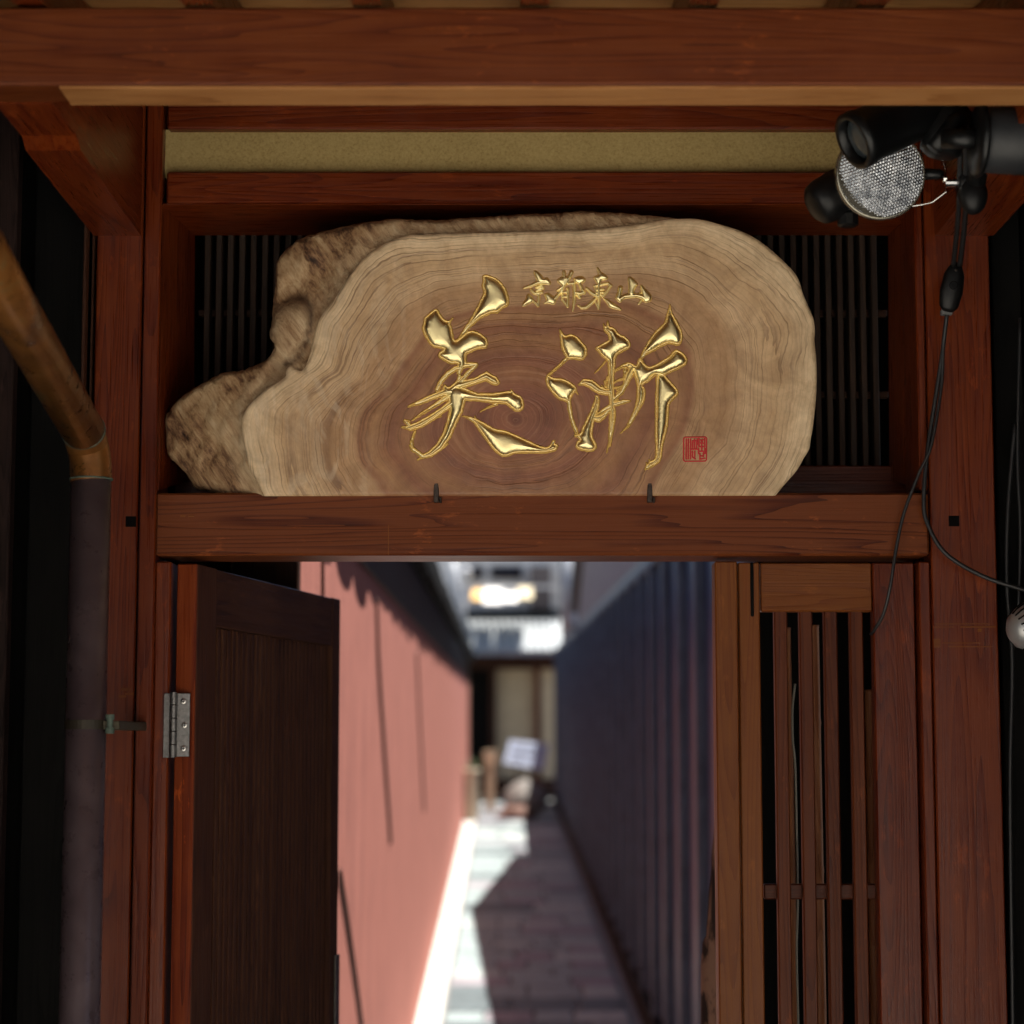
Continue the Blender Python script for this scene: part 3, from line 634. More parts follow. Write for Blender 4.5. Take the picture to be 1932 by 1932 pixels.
g1 = [('p', [(850, 150), (885, 135), (960, 160), (1010, 195), (1055, 255), (1080, 320), (1088, 370), (1075, 405), (1030, 430), (985, 470), (940, 470), (890, 490), (830, 520), (770, 570), (720, 620), (665, 680), (600, 722), (640, 680), (690, 600), (750, 510), (800, 420), (840, 340), (862, 290), (845, 230), (855, 190)]),
 ('p', [(440, 435), (475, 490), (510, 530), (548, 538), (585, 512), (560, 560), (575, 610), (600, 715), (660, 680), (720, 635), (780, 632), (840, 660), (885, 700), (897, 740), (880, 780), (810, 790), (740, 820), (705, 840), (705, 900), (690, 960), (630, 960), (625, 925), (560, 920), (500, 890), (455, 860), (460, 820), (500, 795), (450, 780), (400, 770), (350, 710), (310, 620), (320, 560), (330, 515), (390, 460)]),
 ('p', [(670, 1385), (760, 1400), (850, 1440), (960, 1500), (1060, 1520), (1180, 1570), (1300, 1625), (1400, 1665), (1450, 1655), (1480, 1610), (1500, 1605), (1505, 1635), (1530, 1645), (1515, 1690), (1480, 1705), (1400, 1720), (1240, 1720), (1130, 1725), (1070, 1750), (1010, 1740), (940, 1680), (880, 1600), (820, 1520), (770, 1450), (710, 1410)]),
 ('s', [(180, 1302, 7), (290, 1262, 20), (400, 1215, 24), (500, 1180, 30), (560, 1165, 45)]),
 ('s', [(215, 1425, 5), (300, 1365, 11), (400, 1303, 15), (480, 1250, 20), (560, 1200, 30)]),
 ('s', [(122, 1487, 5), (200, 1492, 26), (290, 1460, 32), (400, 1395, 28), (500, 1325, 26), (600, 1255, 36)]),
 ('s', [(150, 1430, 12), (185, 1432, 9)]), ('s', [(152, 1430, 12), (190, 1475, 20)]),
 ('s', [(620, 1200, 85), (610, 1330, 62), (572, 1440, 46), (525, 1560, 40), (460, 1660, 36), (380, 1725, 28), (300, 1755, 15), (262, 1776, 3)]),
 ('s', [(240, 1525, 9), (208, 1610, 12), (215, 1680, 15), (300, 1740, 17)]), ('s', [(190, 1645, 3), (200, 1665, 8), (230, 1700, 12)]),
 ('s', [(540, 1150, 52), (600, 1110, 46), (650, 1110, 40)]),
 ('s', [(440, 1150, 20), (475, 1078, 19), (535, 1010, 19), (605, 965, 20), (650, 955, 24)]), ('s', [(560, 1130, 25), (640, 1040, 22), (645, 960, 20)]),
 ('s', [(650, 938, 26), (730, 930, 20), (795, 928, 14)]), ('s', [(790, 938, 14), (720, 1000, 18), (650, 1080, 24)]), ('s', [(655, 860, 38), (655, 960, 22)]),
 ('s', [(650, 1110, 38), (780, 1075, 27), (885, 1032, 36), (950, 1070, 38), (970, 1082, 30)]), ('s', [(890, 988, 4), (890, 1030, 20)]),
 ('s', [(660, 1190, 60), (800, 1218, 34), (950, 1228, 44), (1080, 1222, 58), (1150, 1265, 68), (1165, 1290, 58)]), ('s', [(1112, 1155, 5), (1110, 1210, 40)]),
 ('s', [(832, 1346, 4), (900, 1310, 8), (970, 1280, 14)]), ('s', [(780, 1390, 3), (790, 1420, 8)]), ('s', [(535, 1635, 3), (500, 1665, 8)]), ('s', [(440, 1400, 4), (475, 1392, 3)])]
glyph('gold_character', 'large gold character on the left with two leaf-shaped strokes at its top', g1, *A1, 4.0, GM, sign, res=.62,
      holes=[[(503, 1090), (545, 1040), (600, 1010), (628, 1015), (618, 1065), (585, 1100), (542, 1128)], [(655, 998), (692, 985), (688, 1008), (660, 1035)], [(470, 1215), (440, 1250), (380, 1290), (330, 1300), (400, 1255)]])
g2 = [('p', [(450, 595), (490, 645), (540, 635), (590, 650), (640, 700), (680, 750), (685, 800), (665, 840), (630, 855), (560, 848), (520, 850), (495, 815), (465, 750), (455, 680)]),
 ('s', [(515, 838, 14), (440, 910, 11), (345, 990, 9)]),
 ('p', [(340, 985), (400, 1010), (470, 1015), (530, 1040), (590, 1085), (590, 1120), (560, 1160), (545, 1200), (555, 1290), (575, 1380), (610, 1470), (600, 1490), (580, 1470), (545, 1380), (520, 1270), (510, 1215), (440, 1190), (380, 1130), (335, 1060)]),
 ('s', [(585, 1115, 8), (606, 1146, 3)]),
 ('p', [(760, 1160), (790, 1170), (795, 1230), (780, 1300), (760, 1350), (740, 1430), (735, 1510), (765, 1570), (770, 1610), (745, 1635), (700, 1642), (620, 1625), (590, 1600), (600, 1560), (620, 1535), (585, 1510), (580, 1495), (625, 1490), (650, 1430), (690, 1350), (730, 1260), (755, 1190)]),
 ('s', [(745, 1352, 22), (790, 1362, 26), (830, 1335, 20), (870, 1290, 15), (905, 1275, 12)]),
 ('p', [(865, 515), (880, 570), (920, 580), (960, 630), (1020, 660), (1060, 710), (1055, 750), (1010, 775), (950, 810), (930, 850), (925, 920), (870, 920), (865, 865), (820, 830), (780, 780), (760, 752), (830, 710), (875, 680), (865, 640), (835, 600), (828, 545), (850, 570)]),
 ('s', [(900, 880, 30), (895, 1000, 24), (890, 1080, 30), (905, 1200, 24), (907, 1330, 26), (897, 1450, 20), (885, 1560, 10), (858, 1652, 3)]),
 ('s', [(932, 1290, 7), (918, 1400, 10), (890, 1590, 5)]), ('s', [(845, 870, 6), (800, 920, 5), (755, 965, 3)]),
 ('s', [(622, 1062, 10), (665, 1045, 28), (720, 1060, 36), (790, 1112, 32), (850, 1130, 26), (890, 1125, 26)]), ('s', [(815, 1070, 3), (825, 1100, 8)]),
 ('s', [(770, 1330, 10), (840, 1280, 15), (920, 1235, 20), (1000, 1212, 18), (1055, 1206, 8)]),
 ('s', [(840, 1035, 7), (848, 1080, 8), (880, 1105, 8)]), ('s', [(845, 1045, 6), (868, 1000, 7), (900, 975, 8)]),
 ('s', [(930, 945, 9), (1000, 905, 12), (1040, 895, 16)]), ('s', [(918, 1050, 8), (980, 1020, 9), (1012, 1020, 9), (1008, 1072, 9), (950, 1112, 7)]),
 ('s', [(930, 1092, 7), (990, 1082, 7), (998, 1105, 7), (945, 1140, 7)]), ('s', [(925, 1185, 14), (985, 1135, 14), (1020, 1060, 20), (1055, 975, 32), (1080, 925, 30)]),
 ('s', [(1015, 925, 12), (1012, 1000, 9)]), ('s', [(765, 1160, 4), (775, 1200, 10)]), ('s', [(930, 1215, 8), (960, 1190, 5)]),
 ('p', [(1402, 380), (1420, 450), (1460, 520), (1500, 600), (1512, 660), (1495, 715), (1460, 730), (1400, 715), (1330, 740), (1260, 780), (1200, 810), (1150, 860), (1160, 800), (1200, 720), (1270, 620), (1350, 540), (1370, 480), (1390, 420)]),
 ('p', [(1030, 880), (1065, 880), (1110, 905), (1130, 855), (1165, 865), (1215, 912), (1280, 895), (1340, 860), (1400, 820), (1440, 775), (1480, 775), (1530, 810), (1552, 850), (1540, 895), (1480, 930), (1420, 955), (1350, 990), (1300, 985), (1270, 990), (1220, 1040), (1170, 1070), (1190, 1110), (1185, 1200), (1150, 1270), (1110, 1340), (1060, 1420), (1035, 1445), (1040, 1400), (1075, 1330), (1110, 1230), (1120, 1130), (1115, 1050), (1090, 970), (1070, 930), (1030, 925)]),
 ('s', [(1040, 1430, 9), (1010, 1455, 6), (980, 1482, 3)]), ('s', [(1165, 862, 8), (1145, 850, 10), (1155, 880, 14)]), ('s', [(1455, 770, 5), (1465, 800, 10)]),
 ('p', [(1290, 950), (1310, 965), (1360, 985), (1410, 1040), (1470, 1110), (1475, 1150), (1440, 1190), (1405, 1230), (1395, 1300), (1390, 1400), (1370, 1500), (1345, 1600), (1335, 1690), (1310, 1740), (1270, 1765), (1200, 1800), (1195, 1775), (1230, 1730), (1280, 1700), (1285, 1600), (1280, 1500), (1280, 1350), (1280, 1200), (1285, 1080), (1285, 1000)]),
 ('s', [(1230, 1712, 4), (1240, 1740, 9)]), ('s', [(1205, 1740, 4), (1220, 1765, 9)])]
glyph('gold_character', 'large gold character on the right with many strokes and a long leg', g2, *A2, 4.0, GM, sign, res=.62)
small = [
 ('first small gold character from the left in the upper row', [('p', [(297, 150), (340, 165), (390, 210), (420, 250), (460, 240), (500, 280), (500, 320), (430, 300), (370, 300), (340, 270), (315, 210)]), ('s', [(162, 370, 6), (260, 340, 12), (340, 300, 18), (430, 295, 20), (490, 305, 18)]), ('s', [(325, 365, 9), (395, 340, 15), (415, 372, 13), (350, 385, 9)]), ('s', [(255, 395, 10), (300, 440, 15), (350, 442, 14), (400, 430, 9)]), ('s', [(330, 405, 8), (385, 392, 9)]),
   ('p', [(215, 455), (275, 510), (268, 550), (200, 582), (150, 608), (148, 580), (190, 520)]), ('s', [(272, 530, 7), (320, 572, 11), (350, 608, 8)]), ('s', [(352, 450, 9), (358, 500, 11), (348, 605, 8)])]),
 ('second small gold character in the upper row', [('s', [(690, 160, 14), (695, 225, 15)]), ('s', [(792, 165, 19), (760, 240, 16), (705, 320, 16), (660, 365, 12), (600, 402, 4)]), ('p', [(608, 270), (690, 222), (752, 240), (720, 300), (690, 345), (650, 320)]), ('s', [(690, 340, 14), (640, 430, 16), (570, 512, 14)]),
   ('p', [(435, 455), (490, 448), (545, 490), (578, 525), (572, 570), (540, 582), (490, 565), (432, 572), (465, 540), (450, 490)]), ('s', [(672, 380, 9), (672, 520, 9)]), ('s', [(742, 382, 12), (740, 612, 9)]), ('s', [(672, 425, 7), (740, 425, 7)]), ('s', [(672, 488, 7), (740, 485, 7)]), ('s', [(672, 520, 8), (740, 612, 7)]),
   ('s', [(750, 312, 10), (825, 308, 15), (832, 400, 13), (830, 560, 11), (810, 668, 4)]), ('p', [(828, 250), (880, 228), (935, 228), (972, 262), (950, 292), (900, 312), (855, 300)]), ('s', [(900, 305, 16), (925, 380, 14), (960, 430, 14)]), ('s', [(845, 430, 12), (905, 442, 18), (960, 430, 15)]), ('s', [(868, 462, 12), (900, 488, 18)])]),
 ('third small gold character in the upper row', [('s', [(1140, 112, 3), (1172, 185, 16)]), ('p', [(1098, 230), (1150, 205), (1180, 170), (1240, 205), (1270, 240), (1240, 258), (1190, 268), (1165, 312), (1130, 300), (1110, 260)]), ('s', [(1155, 300, 14), (1152, 400, 14), (1160, 500, 14), (1155, 642, 7)]), ('s', [(1100, 345, 8), (1200, 325, 10), (1280, 310, 12), (1312, 340, 14)]), ('s', [(1312, 340, 14), (1262, 420, 12), (1210, 482, 10)]),
   ('s', [(1112, 355, 7), (1125, 440, 7), (1205, 472, 7)]), ('s', [(1130, 398, 7), (1222, 388, 7)]), ('s', [(1125, 435, 7), (1215, 430, 7)]), ('s', [(992, 375, 11), (1050, 430, 16), (1142, 482, 12)]), ('s', [(1112, 508, 14), (1060, 570, 16), (990, 625, 14), (930, 632, 10), (882, 598, 4)]), ('s', [(1112, 560, 6), (1152, 632, 6)]), ('p', [(1222, 508), (1290, 535), (1360, 580), (1452, 652), (1400, 647), (1310, 622), (1270, 570)])]),
 ('fourth small gold character, rightmost of the upper row', [('s', [(1445, 372, 24), (1432, 440, 22), (1415, 500, 28), (1440, 528, 24)]), ('s', [(1430, 522, 25), (1500, 482, 20), (1575, 472, 24), (1660, 468, 20), (1740, 488, 22), (1790, 518, 34)]), ('p', [(1556, 232), (1620, 262), (1668, 320), (1650, 350), (1625, 400), (1622, 465), (1560, 465), (1562, 350)]), ('p', [(1718, 338), (1780, 395), (1855, 480), (1832, 545), (1760, 548), (1740, 460)]), ('s', [(1722, 538, 10), (1692, 578, 4)]), ('s', [(1705, 432, 4), (1700, 460, 10)])])]
for lab, sh in small: glyph('gold_character', lab, sh, *A3, 1.2, GM, sign, res=.6, H=.0026)
seal = [('s', [(x0, y0, 7), (x1, y1, 7)]) for x0, y0, x1, y1 in
  [(1550, 1535, 1550, 1705), (1568, 1535, 1568, 1705), (1588, 1535, 1588, 1640), (1588, 1640, 1588, 1705), (1605, 1550, 1605, 1610), (1605, 1550, 1640, 1550), (1622, 1535, 1622, 1610), (1640, 1550, 1640, 1620), (1600, 1622, 1645, 1622), (1605, 1640, 1605, 1690), (1605, 1690, 1630, 1705), (1625, 1640, 1625, 1690), (1645, 1535, 1645, 1580),
   (1660, 1530, 1660, 1600), (1675, 1540, 1695, 1570), (1695, 1540, 1675, 1570), (1710, 1530, 1710, 1600), (1660, 1600, 1710, 1600), (1685, 1570, 1685, 1640), (1658, 1615, 1658, 1660), (1658, 1640, 1712, 1640), (1712, 1615, 1712, 1660), (1670, 1660, 1670, 1705), (1670, 1680, 1700, 1680), (1670, 1708, 1712, 1700), (1700, 1655, 1700, 1685)]]
seal += [('s', [(1540, 1518, 6), (1716, 1516, 6), (1727, 1527, 6), (1727, 1712, 6), (1716, 1724, 6), (1540, 1726, 6), (1528, 1714, 6), (1528, 1528, 6), (1540, 1518, 6)])]
glyph('red_seal', 'small square red seal mark at the lower right of the slab', seal, *A2, 1, [M['red']], sign, res=.55, flat=.0006)
sign.rotation_euler = (math.radians(5), 0, 0); sign.location.y -= .008
# small knot hole with pale wood edge
lathe(kb := bmesh.new(), U(1508, 604, SY) + Vector((0, -.0006, 0)), (0, -1, 0), [(0, .0045), (.0004, .004)], 12); obj('knot_hole', kb, M['screwslot'], sign)
def hook(px, lab):
    h = thing('iron_hook', lab, 'hook', U(px, 948, -.02), 'iron hooks holding the sign on the lintel')
    bm = bmesh.new(); z0, z1 = uz(948, -.02), uz(914, -.02); x = ux(px, -.02, 930)
    bx(bm, x - .0038, x + .0038, -.021, -.0155, z0, z1, .001); obj('shank', bm, M['iron'], h)
    bm = lathe(bmesh.new(), (x, -.0185, z1 - .001), (0, 0, 1), [(0, .0032), (.002, .0038), (.003, .001)], 10); obj('tip', bm, M['iron'], h)
    bm = bmesh.new(); bx(bm, x + .0042, x + .0075, -.02, -.009, z0, z0 + .008, .001); obj('foot', bm, M['iron'], h)
hook(823, 'small dark iron hook on the lintel below the left gold character'); hook(1226, 'small dark iron hook on the lintel below the long leg of the right gold character')

# ------------------------------------------------------------------ open door leaf (left)
A = Vector((ux(368, .01, 1400), .012, 0)); B = Vector((ux(640, .77, 1400), .77, 0)); L = (B - A).length
ang = math.atan2(B.y - A.y, B.x - A.x)
door = thing('open_door', 'dark wooden door leaf with fine vertical slats standing open inward on the left', 'door', (A.x, A.y, 0)); door.rotation_euler = (0, 0, ang)
zt = uz(1064, .012); zb = .22; TH = .029
def dbox(name, x0, x1, y0, y1, z0, z1, mat, bev=.0015, parent=door): return obj(name, bx(bmesh.new(), x0, x1, y0, y1, z0, z1, bev), mat, parent, local=True)
dbox('stile', 0, .085, 0, TH, zb, zt, W['doorz']); 
dbox('edge_strip', -.006, -.0005, .0, TH, zb, zt, W['redbright'])
dbox('stile', L - .05, L, 0, TH, zb, zt, W['doorz']); dbox('top_rail', .0855, L - .0505, .001, TH, zt - .085, zt - .001, W['doorx']); dbox('bottom_rail', .0855, L - .0505, .001, TH, zb, zb + .1, W['doorx'])
dbox('panel', .0855, L - .0505, .014, .02, zb + .1, zt - .085, W['doorz'], 0)
n = 27; st = (L - .137) / n
s0 = dbox('slat', .0875, .0875 + st * .62, .006, .0135, zb + .1005, zt - .0855, W['doorz'], .001)
for i in range(1, n): dup(s0, (st * i, 0, 0), door)
dbox('latch_plate', L - .022, L + .002, -.004, -.0005, .9, uz(1800, .77), M['steel'])
hg = thing('hinge', 'steel butt hinge with three screws on the open door edge', 'hinge', U(333, 1430, -.01))
HY = .0
pbox('leaf_plate', 333, 1308, 358, 1428, HY - .0005, .004, M['steel'], hg, .0006)
pbox('jamb_plate', 308, 1308, 320, 1430, .001, .005, M['steel'], hg, .0006)
zs = np.linspace(uz(1430, -.004), uz(1305, -.004), 6)
for i in range(5):
    bm = lathe(bmesh.new(), (ux(326.5, -.004, 1370), -.004, zs[i] + .0004), (0, 0, 1), [(0, .0044), (.0005, .005), (zs[1] - zs[0] - .0013, .005), (zs[1] - zs[0] - .0008, .0044)], 20)
    obj('knuckle', bm, M['steel'], hg, smooth=False)
for py_ in (1323, 1368, 1412):
    c_ = U(346 + (2 if py_ == 1368 else 0), py_, HY - .001)
    sc = obj('screw', lathe(bmesh.new(), c_, (0, -1, 0), [(0, .0042), (.0008, .0038), (.0012, .002)], 16), M['screw'], hg)
    bm = bx(bmesh.new(), c_.x - .0024, c_.x + .0024, c_.y - .0016, c_.y - .001, c_.z - .0005, c_.z + .0005, 0); bx(bm, c_.x - .0005, c_.x + .0005, c_.y - .0015, c_.y - .001, c_.z - .0024, c_.z + .0024, 0)
    obj('screw_slot', bm, M['screwslot'], sc)

# ------------------------------------------------------------------ fixed lattice panel (right)
lp = thing('lattice_screen', 'narrow wooden lattice panel with four upright slats filling the right of the doorway', 'lattice panel', (ux(1540, .03), .03, 0))
def vp(name, a_, b_, y0, y1, z0, z1, mat): return box(name, ux(a_, y0, 1500), ux(b_, y0, 1500), y0, y1, z0, z1, mat, lp, .0018)
ztp = uz(1062, .03); zo = uz(1154, .03)
vp('stile', 1353, 1396, .012, .06, .1, uz(1059, .012), W['orgz']); vp('stile', 1397.5, 1438, .022, .05, .1, ztp, W['orgz'])
vp('stile', 1654, 1733, .026, .055, .1, ztp, W['redz'])
vp('groove_strip', 1421, 1427, .018, .022, uz(1163, .018), ztp, W['black'])
vp('top_rail', 1440, 1652, .028, .05, zo, ztp, W['orgx'])
for a_ in (1465, 1513, 1560, 1609): vp('slat', a_, a_ + 25, .034, .052, .1, zo + .003, W['brnz'])
vp('cross_rail', 1439, 1654, .053, .066, uz(1697, .053), uz(1668, .053), W['brnx'])
vp('backing', 1300 + 130, 1800, .33, .34, .1, 1.95, W['black'])
def bamboo(px, w, Y, top, lab):
    b = thing('bamboo_pole', lab, 'bamboo pole', (ux(px, Y, 1500), Y, .1), 'bamboo poles behind the lattice panel')
    x = ux(px, Y, 1500); r = w / 2 * (Y + 3) / F; z = .12; prof = []
    while z < top:
        z2 = min(top, z + random.uniform(.2, .26)); prof += [(z, r * 1.06), (z + .006, r), (z2 - .006, r), (z2 - .001, r * 1.06)]; z = z2 + .001
    obj('cane', lathe(bmesh.new(), (x, Y, 0), (random.uniform(-.006, .006), 0, 1), prof, 16), W['bamboo'], b, smooth=True)
bamboo(1497, 25, .14, uz(1183, .14), 'reddish bamboo pole between the first and second lattice slats')
bamboo(1547, 24, .15, uz(1178, .15), 'reddish bamboo pole between the second and third lattice slats')
bamboo(1643, 18, .22, uz(1300, .22), 'dark bamboo pole near the right stile of the lattice panel')
cab = spline([U(1500, 1290, .12), U(1495, 1340, .12), U(1496, 1400, .12), U(1500, 1440, .12), U(1503, 1560, .125), U(1505, 1700, .12), U(1503, 1800, .12), U(1506, 1932, .12), U(1508, 2100, .12)], 6)
tag(obj('white_cord', tube(bmesh.new(), cab, .0016, 8), plain('white_plastic', (.30, .28, .23), .5), smooth=True), 'thin white cord hanging behind the lattice slats', 'cord')
pp = thing('timber_scrap', 'blotchy reddish brown timber leaning beside the orange stile at the lower right of the doorway', 'timber', (ux(1340, .5, 1900), .5, .1))
t = NT('blotchy_bark'); v = t.coord((1, 1, .3), rnd=False); nn = t.noise(v, 14, 5, .6, .8); t.col(t.ramp(nn, [(.43, (.03, .012, .008)), (.5, (.30, .15, .10)), (.7, (.38, .2, .13))])); t.rough(.8); t.bump(nn, .6, .004)  # reddish brown broken by random dark blotches
tp = [U(1362, 1440, .5), U(1357, 1600, .5), U(1352, 1750, .5), U(1347, 1932, .5), Vector((U(1345, 2000, .5).x, .5, .15))]
obj('timber', tube(bmesh.new(), spline(tp, 8), [.006 + .016 * min(1, i / 24) + random.uniform(-.001, .001) for i in range(33)], 14), t.m, pp, smooth=True)

# ------------------------------------------------------------------ alley: left pink wall with tiled eave
wl = thing('pink_wall', 'sunlit pink plaster wall along the left side of the alley under a tiled eave', 'wall', (lx(10), 7, 0))
def slant(yA, yB, xf, o0, o1, za, zb_):   # a bar that follows the alley line
    a0, a1 = xf(yA + 3), xf(yB + 3)
    return hexa([(a0 + o0, yA, za(yA)), (a0 + o1, yA, za(yA)), (a0 + o1, yA, zb_(yA)), (a0 + o0, yA, zb_(yA)), (a1 + o0, yB, za(yB)), (a1 + o1, yB, za(yB)), (a1 + o1, yB, zb_(yB)), (a1 + o0, yB, zb_(yB))])
ez = lambda Y: 2.30 + .0125 * (Y - 5)
obj('plaster', slant(.98, 22., lx, -.12, 0, lambda Y: gz(Y) - .1, lambda Y: ez(Y) + .05), M['pink'], wl)
obj('eave_soffit', slant(.95, 22.3, lx, -.3, .066, lambda Y: ez(Y) + .0, lambda Y: ez(Y) + .02), W['black'], wl)
obj('eave_shadow_strip', slant(.96, 22.05, lx, -.02, .008, lambda Y: ez(Y) - .24, lambda Y: ez(Y) - .001), W['dkbz'], wl)  # dark strip put in to deepen the eave's shadow on the plaster
tl = None
Y = .95; i = 0
while Y < 22.2:
    x = lx(Y + 3) + .03; z = ez(Y) + .035
    if tl is None:
        bm = lathe(bmesh.new(), (0, 0, 0), (1, 0, .0), [(-.34, .31), (.034, .31), (.038, .29)], 14); bmesh.ops.scale(bm, vec=(1, 1, .22), verts=bm.verts); tl = obj('tile', bm, M['eavetile'], wl, local=True); tl.location = Vector((x, Y, z)) - base(wl)
    else:
        c = tl.copy(); COL.objects.link(c); c.parent = wl; c.location = Vector((x + random.uniform(-.006, .006), Y, z)) - base(wl)
    Y += .60; i += 1
obj('roof_slope', slant(.95, 22.3, lx, -.6, .062, lambda Y: ez(Y) + .021, lambda Y: ez(Y) + .06), M['eavetile'], wl)
def wallpt(px, py, off=.003):
    a_ = (px - 966) / F; b_ = (966 - py) / F; dy = CP - b_ * SP; dz = SP + b_ * CP
    # X = a*t ; Y = CY + dy*t ; X = -.38 - .00525*(Y-CY)
    t_ = -.38 / (a_ + .00525 * dy); return Vector((a_ * t_ + off, CY + dy * t_, CZ + dz * t_))
CG = 'dark lines running down the pink wall'
for pts, r, lab in (([(708, 1130), (712, 1250), (722, 1400), (735, 1590)], .006, 'thin dark line down the middle of the pink wall'),
                    ([(638, 1640), (655, 1750), (680, 1932), (700, 2100)], .006, 'thin dark line low on the pink wall beside the open door'),
                    ([(606, 1030), (606, 1085), (607, 1200)], .004, 'thin dark line at the top of the pink wall beside the door'),
                    ([(785, 1230), (790, 1350), (799, 1530)], .005, 'faint thin line down the far half of the pink wall')):
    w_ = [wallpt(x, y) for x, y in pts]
    tag(obj('wall_line', tube(bmesh.new(), spline(w_, 4), r, 6), plain('dark_line', (.14, .05, .035), .6)), lab, 'cable', CG)  # thin raised tubes draw dark lines on the plaster

# ------------------------------------------------------------------ alley: right batten wall
wr = thing('batten_wall', 'blue-black board wall with upright battens along the right side of the alley', 'wall', (rx(10), 7, 0))
rz = lambda Y: 2.285 + .018 * (Y - 5.7)
obj('boarding', slant(.5, 22.6, rx, 0, .12, lambda Y: gz(Y) - .1, lambda Y: rz(Y) + .1), M['blueblack'], wr)
Y = 2.45
while Y < 22.3:
    x = rx(Y + 3); box('batten', x - .035, x - .001, Y, Y + .06, gz(Y) + .12, rz(Y), M['batten'], wr, .002); Y += .70
obj('sill_board', slant(.5, 22.6, rx, -.04, -.001, lambda Y: gz(Y), lambda Y: gz(Y) + .12), W['black'], wr)
def upz(Y): return 3.0 + .95 * min(1, max(0, (Y - 6.3) / 4.9)) - 1.3 * min(1, max(0, (Y - 11.2) / 4.0))
for ya, yb in ((1.5, 6.3), (6.302, 11.2), (11.202, 15.2)):
    obj('upper_wall', slant(ya, yb, rx, .002, .12, lambda Y: rz(Y) + .105, lambda Y: upz(Y)), M['soffit'], wr)
    obj('roof_edge', slant(ya, yb, rx, -.08, 1.2, lambda Y: upz(Y) + .001, lambda Y: upz(Y) + .06), M['tile'], wr)
obj('ledge', slant(1.5, 22.3, rx, -.03, -.001, lambda Y: rz(Y) + .002, lambda Y: rz(Y) + .03), M['batten'], wr)
x_ = rx(17.1); tag(obj('vertical_pipe', tube(bmesh.new(), [(x_ - .07, 15.4, 2.5), (x_ - .07, 15.4, 3.3)], .06, 14), M['gutter'], smooth=True), 'thick pale grey pipe at the far corner of the right alley building', 'pipe')

# ------------------------------------------------------------------ far house at the end of the alley
FY = 23.4
fh = thing('far_house', 'plaster house with grey tiled pent roof at the far end of the alley', 'house', (ux(966, FY), FY, gz(FY)))
def fb(name, a_, t_, b_, c_, Y0, Y1_, mat, parent=fh, bev=0): return pbox(name, a_, t_, b_, c_, Y0, Y1_, mat, parent, bev)
fb('wall', 600, 1225, 1200, 1640, FY, FY + .3, M['cream'])
fb('doorway', 885, 1262, 925, 1500, FY - .06, FY - .02, W['black']); fb('post', 924, 1240, 936, 1500, FY - .1, FY - .01, W['dkbz']); fb('post', 1009, 1240, 1020, 1500, FY - .1, FY - .01, W['redz'])
fb('beam', 860, 1236, 1060, 1262, FY - .12, FY - .005, W['dkbx']); fb('base_board', 936, 1470, 1060, 1500, FY - .08, FY - .01, W['dkbx'])
rb = prism([(FY - 1.1, uz(1236, FY - 1.1)), (FY - .05, uz(1160, FY - .05)), (FY - .05, uz(1160, FY - .05) + .05), (FY - 1.1, uz(1236, FY - 1.1) + .05)], 'x', ux(700, FY), ux(1056, FY))
rf = obj('pent_roof', rb, M['fartile'], fh)
for i in range(14):
    x = ux(872 + i * 13.2, FY - 1.1)
    obj('roof_rib', tube(bmesh.new(), [(x, FY - 1.12, uz(1236, FY - 1.1) + .05), (x, FY - .08, uz(1160, FY - .05) + .06)], .03, 8), M['fartile'], rf)
fb('upper_wall', 500, 760, 1058, 1162, FY + .0, FY + .3, M['white']); fb('upper_side_wall', 1058, 700, 1400, 1225, FY + .02, FY + .3, plain('dark_wall', (.1, .09, .09), .8))
for (a_, b_) in ((880, 912), (926, 985)):
    w_ = fb('window', a_, 1068, b_, 1092, FY - .05, FY - .002, W['dkbx']); fb('pane', a_ + 3, 1071, b_ - 3, 1089, FY - .06, FY - .051, M['glass'], w_)
fb('balcony_rail', 850, 1104, 1052, 1110, FY - .5, FY - .46, M['white'])
for a_, b_, t_, u_, mm in ((893, 912, 1117, 1136, M['yellow']), (914, 948, 1114, 1143, M['white']), (950, 976, 1122, 1140, M['white']), (977, 1003, 1112, 1134, M['cream'])):
    obj('sun_catch_panel', prism([(FY - 1.1, uz(u_, FY - 1.1)), (FY - .52, uz(t_, FY - .5)), (FY - .52, uz(t_, FY - .5) + .03), (FY - 1.1, uz(u_, FY - 1.1) + .03)], 'x', ux(a_, FY), ux(b_, FY)), mm, fh)  # tilted panels added to catch sun and give the blown-out bright patch
fb('shutter_box', 1000, 1068, 1040, 1160, FY - .3, FY - .003, plain('dark_box', (.12, .1, .1), .7)); fb('band', 850, 1150, 1056, 1158, FY - .4, FY - .002, W['black'])
for (px, py) in ((862, 1118), (872, 1140), (880, 1080)): obj('bracket', lathe(bmesh.new(), U(px, py, FY - .6), (0, -1, 0), [(0, .07), (.05, .06), (.08, .02)], 12), M['gutter'], fh)
tag(obj('vertical_pipe', tube(bmesh.new(), [U(855, 1060, FY - .7), U(860, 1110, FY - .7), U(872, 1150, FY - .7), U(876, 1200, FY - .7)], .05, 10), M['gutter'], smooth=True), 'light grey pipe on the front of the far house beside the left eave', 'pipe')

